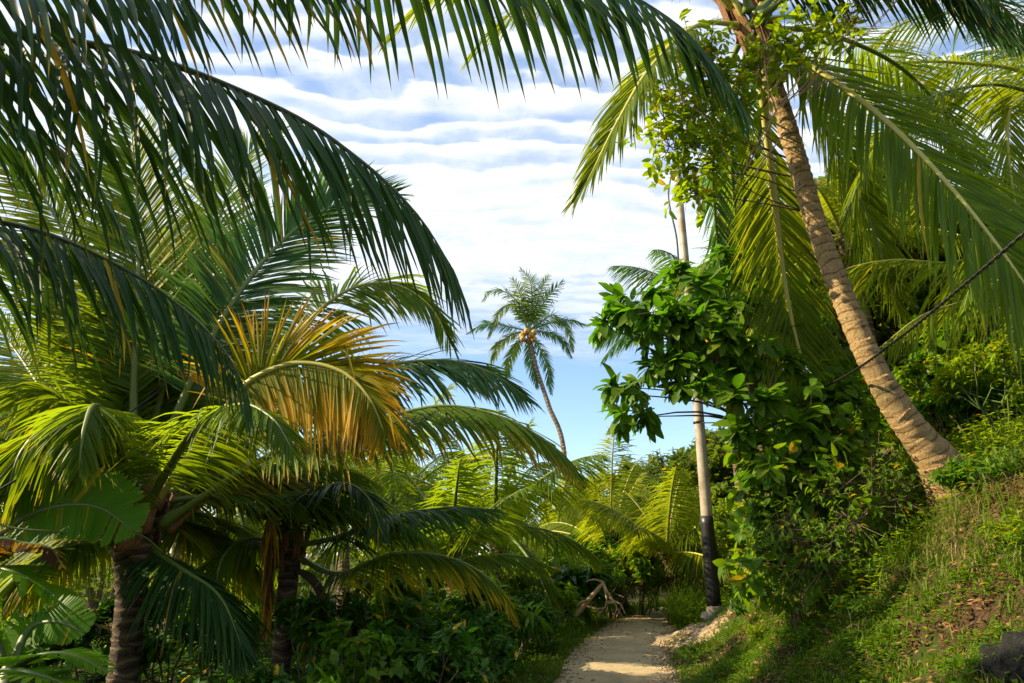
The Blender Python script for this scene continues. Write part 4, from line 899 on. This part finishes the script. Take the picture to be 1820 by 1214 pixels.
cloud_plant('slender_tree', 'lime leaved slender tree growing up against the crown of the leaning palm', 'tree',
            [(1180, 210, 7.6), (1210, 170, 7.6), (1245, 200, 7.5), (1190, 260, 7.7), (1235, 260, 7.6), (1280, 110, 7.3), (1245, 130, 7.5), (1265, 300, 7.6), (1215, 305, 7.8), (1290, 240, 7.4), (1300, 160, 7.2), (1265, 90, 7.4), (1430, 90, 7.2), (1395, 80, 7.2), (1360, 90, 7.2), (1440, 55, 7.2), (1240, 345, 7.8), (1500, 50, 7.1), (1210, 230, 7.7), (1170, 160, 7.8), (1260, 165, 7.4), (1310, 200, 7.3), (1230, 90, 7.6), (1330, 120, 7.2), (1400, 105, 7.1)], 17, .16, 'leaf_lime', T_OVAL, 53, .20, .0, spine=[(1640, 790, 8.9), (1500, 512, 8.7), (1443, 375, 8.5), (1398, 245, 8.35), (1325, 190, 7.8), (1270, 165, 7.6)])

# bare twigs in front of the palm crown
tw = root('bare_branch', px(1340, 330, 7.4), 'tangle of bare grey twigs in front of the leaning palm crown', 'branch')
segs = []; tips = []; g = np.random.default_rng(8)
for a_, b_ in (((1325, 300), (1420, 180)), ((1330, 280), (1400, 120)), ((1340, 310), (1480, 90)), ((1400, 180), (1560, 40)), ((1420, 170), (1590, -10)), ((1300, 290), (1230, 150)), ((1440, 150), (1530, 140)), ((1380, 200), (1340, 100))):
    p, q_ = px(*a_, 7.3), px(*b_, 7.1); d = norm(q_-p); segs = []; grow(p, d, np.linalg.norm(q_-p)*.55, .011, 3, g, segs, tips, .33, (2, 4), .62, .02)
    v, f_ = seg_mesh(segs, 4); make('twig', v, f_, M['deadwood'], tw, origin=np.array(tw.location))

# bare fallen branch left of the path
bb = gpt(1050, 15.5); br = root('fallen_branch', bb, 'bare pale forked branch leaning in the verge left of the path', 'branch')
def bl(name, l, r0_, r1_):
    C, _ = catmull(PX(l), 12); v, fs = tube(C, np.linspace(r0_, r1_, 12), 8); make(name, v, fs, M['deadwood'], br, smooth=True, origin=bb)
bl('limb', [(1022, 1096, 15.4), (1045, 1068, 15.4), (1072, 1036, 15.5)], .055, .045)
for l in ([(1072, 1036, 15.5), (1085, 1062, 15.3), (1108, 1098, 15.2)], [(1072, 1036, 15.5), (1078, 1072, 15.2), (1062, 1095, 15.1)], [(1048, 1066, 15.4), (1030, 1072, 15.2), (1020, 1090, 15.1)], [(1085, 1062, 15.3), (1096, 1080, 15), (1088, 1100, 15)],
          [(1072, 1036, 15.5), (1056, 1030, 15.4), (1040, 1034, 15.4)], [(1080, 1072, 15.2), (1100, 1072, 15.0), (1112, 1092, 14.9)], [(1040, 1076, 15.4), (1060, 1082, 15.2), (1076, 1080, 15.1)]): bl('twig', l, .028, .008)

# ------------------------------------------------------------------ banana plants, lower left
BP = [1.0]*7
def banana(loc, leaves, label, dark=False):
    b_ = np.array(loc, float); b_[2] = float(H(b_[0], b_[1])); r_ = root('banana_plant', b_, label, 'plant')
    c_ = leaves[0][0][0]; C, _ = catmull([b_, (b_+c_)/2+np.array([.03, 0, 0]), c_], 8); v, fs = tube(C, np.linspace(.11, .06, 8), 12); make('stalk', v, fs, M['stem_green'], r_, smooth=True, origin=b_)
    for P_, kw in leaves:
        o = np.array(r_.location); SEED[0] += 1; nl = kw.pop('n', 46); ln = catmull(P_, 5)[1]; w_ = ln*(1-kw.get('pet', .15))/(nl-1)*1.5; mt = kw.pop('mat', 'banana')
        (rv, rf), Vl, lv, fl = frond_data(P_, seed=SEED[0], n=nl, w=w_, fwd=(80, 58), prof=[.5, .92, 1, 1, .72, .15], crease=.10, ragged=.12, wprof=BP, jit=.006, dens=1, hang=.15, r0=.028, K=9, **kw)
        o2 = make('leaf', rv, rf, M['stem_green'], r_, smooth=True, origin=o); v, f_ = join_leaflets(Vl, fl)
        tag(make('blade', v, f_, M[mt], o2, lv.reshape(-1, 3), origin=o), kind='stuff')
c_ = px(-60, 1010, 5.6)
banana(px(-80, 1150, 5.6), [([c_]+PX([(0, 950), (80, 905), (170, 900), (240, 945)], 5.6), dict(L=.36, droop=.5, up=(0, -.9, .5), lift=.2, mat='banana')),
                        ([c_]+PX([(-20, 960), (40, 965), (90, 975), (112, 1010)], 5.2), dict(L=.22, droop=3, age=.95, lift=0)),
                        ([c_]+PX([(-80, 900), (-60, 820), (0, 780)], 6), dict(L=.3, droop=.5)),
                        ([c_]+PX([(0, 1010), (70, 1040), (130, 1090)], 5), dict(L=.34, droop=1))], 'banana plant at the left edge with a bright green leaf and a torn brown one')
c_ = px(20, 1190, 4.6)
banana(px(20, 1250, 4.6), [([c_]+PX([(50, 1120), (100, 1105), (150, 1125)], 4.8), dict(L=.2, droop=.8, up=(0, -.7, .7))), ([c_]+PX([(70, 1165), (130, 1165), (190, 1195)], 4.4), dict(L=.22, droop=1.6)), ([c_]+PX([(-20, 1090), (-60, 1070), (-100, 1100)], 4.5), dict(L=.22, droop=1.4)),
                       ([c_]+PX([(50, 1195), (110, 1215), (160, 1250)], 4.1), dict(L=.2, droop=2.0))], 'low banana plant with broad shaded leaves in the lower left corner')

# vine line at left
C, _ = catmull(PX([(-40, 900, 5.3), (10, 935, 5.3), (100, 945, 5.4), (180, 952, 5.8), (250, 952, 6.2), (292, 985, 6.4)]), 40); v, fs = tube(C, .009, 6)
tag(make('vine', v, fs, M['stem_green'], smooth=True), 'thin green vine looping across in front of the stout palm crown', 'vine')
C, _ = catmull(PX([(-60, 905, 5.0), (60, 835, 5.6), (160, 775, 6.2), (270, 705, 7.0), (360, 620, 8)]), 40); v, fs = tube(C, .010, 6)
tag(make('thin_wire', v, fs, M['black'], smooth=True), 'thin dark wire slanting up behind the left palm fronds', 'wire')

# ------------------------------------------------------------------ grass, litter, stones
def tufts(P_, nb, h, wd, g, lean=.5, age=(.0, .1)):
    """P_ (k,3) -> blades as bent strips"""
    k = len(P_)*nb; p = np.repeat(P_, nb, 0)+np.c_[g.normal(0, .02+.05*h, (k, 2)), np.zeros(k)]
    a = g.uniform(0, 6.28, k); o_ = np.stack([np.cos(a), np.sin(a), np.zeros(k)], 1); hh = h*np.repeat(g.uniform(.55, 1.25, len(P_)), nb)*g.uniform(.5, 1.15, k); ln = lean*g.uniform(.2, 1.4, k)
    wv = np.stack([-np.sin(a), np.cos(a), np.zeros(k)], 1)*wd*.5
    rows = []
    for s, w_ in ((0, .8), (.4, 1), (.75, .7)):
        c_ = p+np.array([0, 0, 1.0])*(hh*s*(1-.25*ln*s))[:, None]+o_*(hh*ln*s*s)[:, None]; rows += [c_-wv*w_, c_+wv*w_]
    rows.append(p+np.array([0, 0, 1.0])*(hh*(1-.45*ln))[:, None]+o_*(hh*ln)[:, None])
    V_ = np.stack(rows, 1); f_ = np.array([(0, 1, 3), (0, 3, 2), (2, 3, 5), (2, 5, 4), (4, 5, 6)])
    F_ = (f_[None]+(np.arange(k)*7)[:, None, None]).reshape(-1, 3)
    lv = np.zeros((k, 7, 3)); lv[..., 0] = g.random(k)[:, None]; lv[..., 2] = (g.uniform(*age, k))[:, None]
    return V_.reshape(-1, 3), F_, lv.reshape(-1, 3)
def on_ground(x, y, dz=-.01): return np.stack([x, y, H(x, y)+dz], 1)
def clump(x, y, sc, th, seed=0):
    return np.sin(x*sc+seed)*np.cos(y*sc*1.3-seed*.7)+.6*np.sin(x*sc*2.7+y*sc*1.9+seed*2) > th
g = np.random.default_rng(61)
# short grass on the bank and both verges
x = g.uniform(1.2, 9.5, 60000); y = 2.2+g.random(60000)**1.25*20; d = x-path_x(y)
k = (d > .78) & (d < 6) & clump(x, y, 2.1, -.45, 1.1) & (g.random(len(x)) < .75); k &= (x < y*.85+1)
v, f_, lv = tufts(on_ground(x[k], y[k]), 5, .12, .012, g, .8, (0, .12)); tag(make('grass', v, f_, M['grass'], lv=lv), 'short green grass in patches over the right bank', kind='stuff')
x = g.uniform(-2.5, 8, 26000); y = g.uniform(6, 26, 26000); d = x-path_x(y); k = (d < -.80) & (d > -1.45-.3*g.random(len(d)))
v, f_, lv = tufts(on_ground(x[k], y[k]), 8, .15, .014, g, .9, (0, .10)); tag(make('grass', v, f_, M['grass'], lv=lv), 'low grass along the left verge of the path', kind='stuff')
x = g.uniform(1.6, 8, 5200); y = g.uniform(3, 13, 5200); d = x-path_x(y); k = (d > .95) & (d < 5) & clump(x, y, 1.7, .55, 3.3) & (x < y*.85+1)
v, f_, lv = tufts(on_ground(x[k], y[k]), 12, .20, .013, g, 1.0, (0, .14)); tag(make('grass', v, f_, M['grass'], lv=lv), 'taller green tufts rising from the short grass of the bank', kind='stuff')
# straw on the bank beneath the palm foot
x = np.concatenate([g.normal(4.8, .35, 110), g.normal(4.9, .4, 90), g.normal(4.1, .3, 40)]); y = np.concatenate([g.normal(7.2, .35, 110), g.normal(6.2, .4, 90), g.normal(6.8, .4, 40)])
v, f_, lv = tufts(on_ground(x, y), 7, .24, .010, g, 1.5, (.34, .66)); tag(make('dry_grass', v, f_, M['grass'], lv=lv), 'matted dry straw on the bank below the leaning palm', 'grass', kind='stuff')
x = g.uniform(3.9, 8.5, 1100); y = g.uniform(5.0, 11, 1100); v, f_, lv = tufts(on_ground(x, y), 5, .42, .013, g, .7, (0, .2)); tag(make('tall_grass', v, f_, M['grass'], lv=lv), 'long green grass blades on the top of the bank', 'grass', kind='stuff')
# big grass clump beside the path in front of the bend
for (cx_, Yd, nn_, rr_, hh_, lb) in ((1205, 17.2, 55, .42, .95, 'big arching clump of green grass beside the path left of the pole'), (1240, 18.6, 45, .5, 1.1, 'taller grass clump behind the pole foot')):
    c0 = gpt(cx_, Yd); P_ = np.stack([c0[0]+g.normal(0, rr_, nn_), c0[1]+g.normal(0, rr_, nn_), np.zeros(nn_)], 1); P_[:, 0] = np.maximum(P_[:, 0], path_x(P_[:, 1])+.80); P_[:, 2] = H(P_[:, 0], P_[:, 1])
    v, f_, lv = tufts(P_, 26, hh_, .016, g, .95, (0, .08)); r_ = root('grass_clump', c0, lb, 'grass clump'); tag(make('blades', v, f_, M['grass'], r_, lv, origin=c0), kind='stuff')
# ground herbs, one mass each
def groundcover(n, xr, yr, cond, mat, size, tmpl, label, h=(.03, .16), age=.02):
    x = g.uniform(*xr, n); y = g.uniform(*yr, n); k = cond(x, y, x-path_x(y)); x, y = x[k], y[k]; rep = 6
    P_ = np.repeat(on_ground(x, y, 0), rep, 0); m = len(P_); P_ = P_+np.c_[g.normal(0, size*.7, (m, 2)), g.uniform(*h, m)]
    a = g.uniform(0, 6.28, m); d = np.stack([np.cos(a), np.sin(a), g.uniform(-.2, .6, m)], 1); n_ = np.array([0, 0, 1.0])+g.normal(0, .3, (m, 3))
    v, f_, lv = place(tmpl[0], tmpl[1], rot_to(d, n_), P_, size*g.uniform(.6, 1.3, m), g.random(m), np.where(g.random(m) < age, g.uniform(.3, .9, m), 0))
    tag(make('ground_cover', v, f_, M[mat], lv=lv), label, kind='stuff')
groundcover(7000, (1.5, 9), (3, 18), lambda x, y, d: (d > .85) & (d < 6) & clump(x, y, 2.7, -.05, 2.2) & (x < y*.85+1), 'leaf', .06, T_LEAF, 'small leaved green herbs creeping over the right bank')
groundcover(8000, (1.6, 7), (2.8, 10), lambda x, y, d: (d > .9) & (d < 5) & clump(x, y, 4.3, -.2, .4) & (x < y*.85+1), 'leaf_mid', .045, T_LEAF, 'small bright weeds dotted among the litter of the near bank', (.015, .10))
groundcover(2600, (3.2, 9), (7.5, 14), lambda x, y, d: (d > 2.4) & (x < y*.85+1), 'leaf_lime', .075, T_LEAF, 'sunlit leafy ground plants on the upper bank', (.05, .4))
groundcover(2600, (-1, 7.5), (8.2, 24), lambda x, y, d: (d < -.95) & (d > -2.1) & clump(x, y, 2.3, -.2, 3), 'leaf', .06, T_LEAF, 'low green herbs between the left verge and the thicket', (.03, .28))
groundcover(5200, (-8, 3), (4.4, 16), lambda x, y, d: (d < -1.6) & (x > -y*.8-1), 'leaf_deep', .10, T_LEAF, 'dark leafy ground layer under the thicket on the left', (.05, .45))
groundcover(1500, (3, 10), (15, 26), lambda x, y, d: (d > 1.0) & (d < 4), 'leaf_lime', .10, T_LEAF, 'lime green low growth on the slope beyond the pole', (.05, .5))
# leaf litter
n = 26000; x = g.uniform(1.4, 7.5, n); y = 2.6+g.random(n)**1.2*13; d = x-path_x(y); k = (d > .75) & (d < 5) & (~clump(x, y, 2.1, .75, 1.1)) & (x < y*.85+1); x, y = x[k], y[k]; m = len(x)
a = g.uniform(0, 6.28, m); dd = np.stack([np.cos(a), np.sin(a), g.normal(.1, .2, m)], 1); nn_ = np.array([-.3, -.1, 1.0])+g.normal(0, .4, (m, 3))
v, f_, lv = place(T_LEAF[0], T_LEAF[1], rot_to(dd, nn_), on_ground(x, y, .025), g.uniform(.02, .085, m), g.random(m))
M['litter'] = leaf_material('dry_leaf', (.07, .03, .014), (.36, .19, .08), (.4, .25, .1), .15, .7, (.25, .12, .03)); tag(make('leaf_litter', v, f_, M['litter'], lv=lv), 'fallen dry brown leaves scattered on the bank', kind='stuff')
n = 240; yy = g.uniform(8.5, 22, n); xx = path_x(yy)+g.choice([-1, 1], n)*np.abs(g.normal(.55, .2, n)); a = g.uniform(0, 6.28, n); dd = np.stack([np.cos(a), np.sin(a), g.normal(.05, .1, n)], 1)
v, f_, lv = place(T_LEAF[0], T_LEAF[1], rot_to(dd, np.array([0, 0, 1.0])+g.normal(0, .3, (n, 3))), np.stack([xx, yy, H(xx, yy)+.065], 1), g.uniform(.03, .09, n), g.random(n))
tag(make('leaf_litter', v, f_, M['litter'], lv=lv), 'few dry leaves lying on the path', kind='stuff')
# gravel along the path's right edge
def pebbles(P_, r_, g):
    t = np.array([[1, 0, 0], [-1, 0, 0], [0, 1, 0], [0, -1, 0], [0, 0, .7], [0, 0, -.7]], float); f_ = np.array([(0, 2, 4), (2, 1, 4), (1, 3, 4), (3, 0, 4), (2, 0, 5), (1, 2, 5), (3, 1, 5), (0, 3, 5)])
    k = len(P_); d = norm(g.normal(0, 1, (k, 3))*np.array([1, 1, .2])); mt = rot_to(d, np.array([0, 0, 1.0])+g.normal(0, .2, (k, 3)))
    V_ = np.einsum('kij,knj->kni', mt, t[None]*g.uniform(.6, 1.2, (k, 6, 3)))*r_[:, None, None]+P_[:, None]
    return V_.reshape(-1, 3), (f_[None]+(np.arange(k)*6)[:, None, None]).reshape(-1, 3)
n = 4200; yy = g.uniform(7, 22, n); sd_ = np.where(g.random(n) < .7, 1, -1); xx = path_x(yy)+sd_*(.80+g.normal(0, .16, n)); v, f_ = pebbles(np.stack([xx, yy, np.where(np.abs(xx-path_x(yy)) < .78, H(xx, yy)*.6+.045, H(xx, yy)+.02)], 1), g.uniform(.008, .035, n), g)
tag(make('gravel', v, [f_], M['rubble']), 'loose pale gravel along the path edges', kind='stuff')
n = 900; aa = g.uniform(0, 6.28, n); rr_ = g.random(n)**.6; xx = cc[0]+np.cos(aa)*rr_*.85; yy = cc[1]+.3+np.sin(aa)*rr_*1.6
v, f_ = pebbles(np.stack([xx, yy, H(xx, yy)+.17*(1-rr_**1.2)], 1), g.uniform(.012, .05, n), g); tag(make('gravel', v, [f_], M['rubble']), 'stones scattered over the dirt mound', kind='stuff')
# sticks
for i, (p0, p1, yd) in enumerate([((1648, 1082), (1697, 1058), 4.9), ((1500, 1130), (1530, 1118), 5.6), ((1420, 1160), (1400, 1190), 6.0)]):
    a_, b_ = hit(*p0), hit(*p1)
    for q_ in (a_, b_): q_[2] = float(H(q_[0], q_[1]))+.03
    C, _ = catmull([a_, (a_+b_)/2+np.array([0, 0, .03]), b_], 8); v, fs = tube(C, np.linspace(.014, .008, 8), 6)
    tag(make('stick', v, fs, M['wood'], smooth=True), ['longest bare stick lying on the bank below the palm foot', 'short stick among grass mid bank', 'short stick low on the bank near the path'][i], 'stick')
# dark rock, lower right corner, grown round with grass
rr0 = hit(1800, 1200); gx_ = np.random.default_rng(15); k_ = 60; P_ = np.stack([rr0[0]+gx_.normal(-.05, .22, k_), rr0[1]+gx_.normal(-.12, .16, k_), np.zeros(k_)], 1); P_[:, 2] = H(P_[:, 0], P_[:, 1])
v, f_, lv = tufts(P_, 9, .24, .011, gx_, .9, (0, .3)); r_ = root('grass_clump', rr0, 'fine grass growing round the dark rock in the lower right corner', 'grass clump'); tag(make('blades', v, f_, M['grass'], r_, lv, origin=rr0), kind='stuff')
def b_rock():
    gg = GEO(); n1 = NZ(gg, 3, 6, .7); n2 = NZ(gg, 22, 6, .75); c_ = MIXC(MR(n1, .4, .65, 0, 1), (.009, .009, .008), (.022, .022, .020)); c_ = MIXC(MR(n2, .60, .74, 0, .6), c_, (.15, .15, .13))  # dark stone, its colour lowered further to stand for shade
    return PR(c_, .85, .3, MA('ADD', n1, n2), .8, .04), None
M['rock'] = material('dark_rock', b_rock)
bm = bmesh.new(); bmesh.ops.create_icosphere(bm, subdivisions=5, radius=1); gr = random.Random(4)
rc = hit(1815, 1200)+np.array([.12, .05, -.06])
from mathutils import noise
for v_ in bm.verts:
    p = v_.co.copy(); k_ = 1+.36*noise.noise(p*1.3)+.20*abs(noise.noise(p*2.9))+.10*noise.noise(p*6)+.05*noise.noise(p*15); v_.co = Vector((p.x*.27*k_, p.y*.25*k_, p.z*.27*k_+.02))+Vector(rc)
me = bpy.data.meshes.new('rock'); bm.to_mesh(me); bm.free(); me.materials.append(M['rock']); tag(link('rock', me), 'dark weathered rock half buried in the bank at the lower right corner', 'rock')
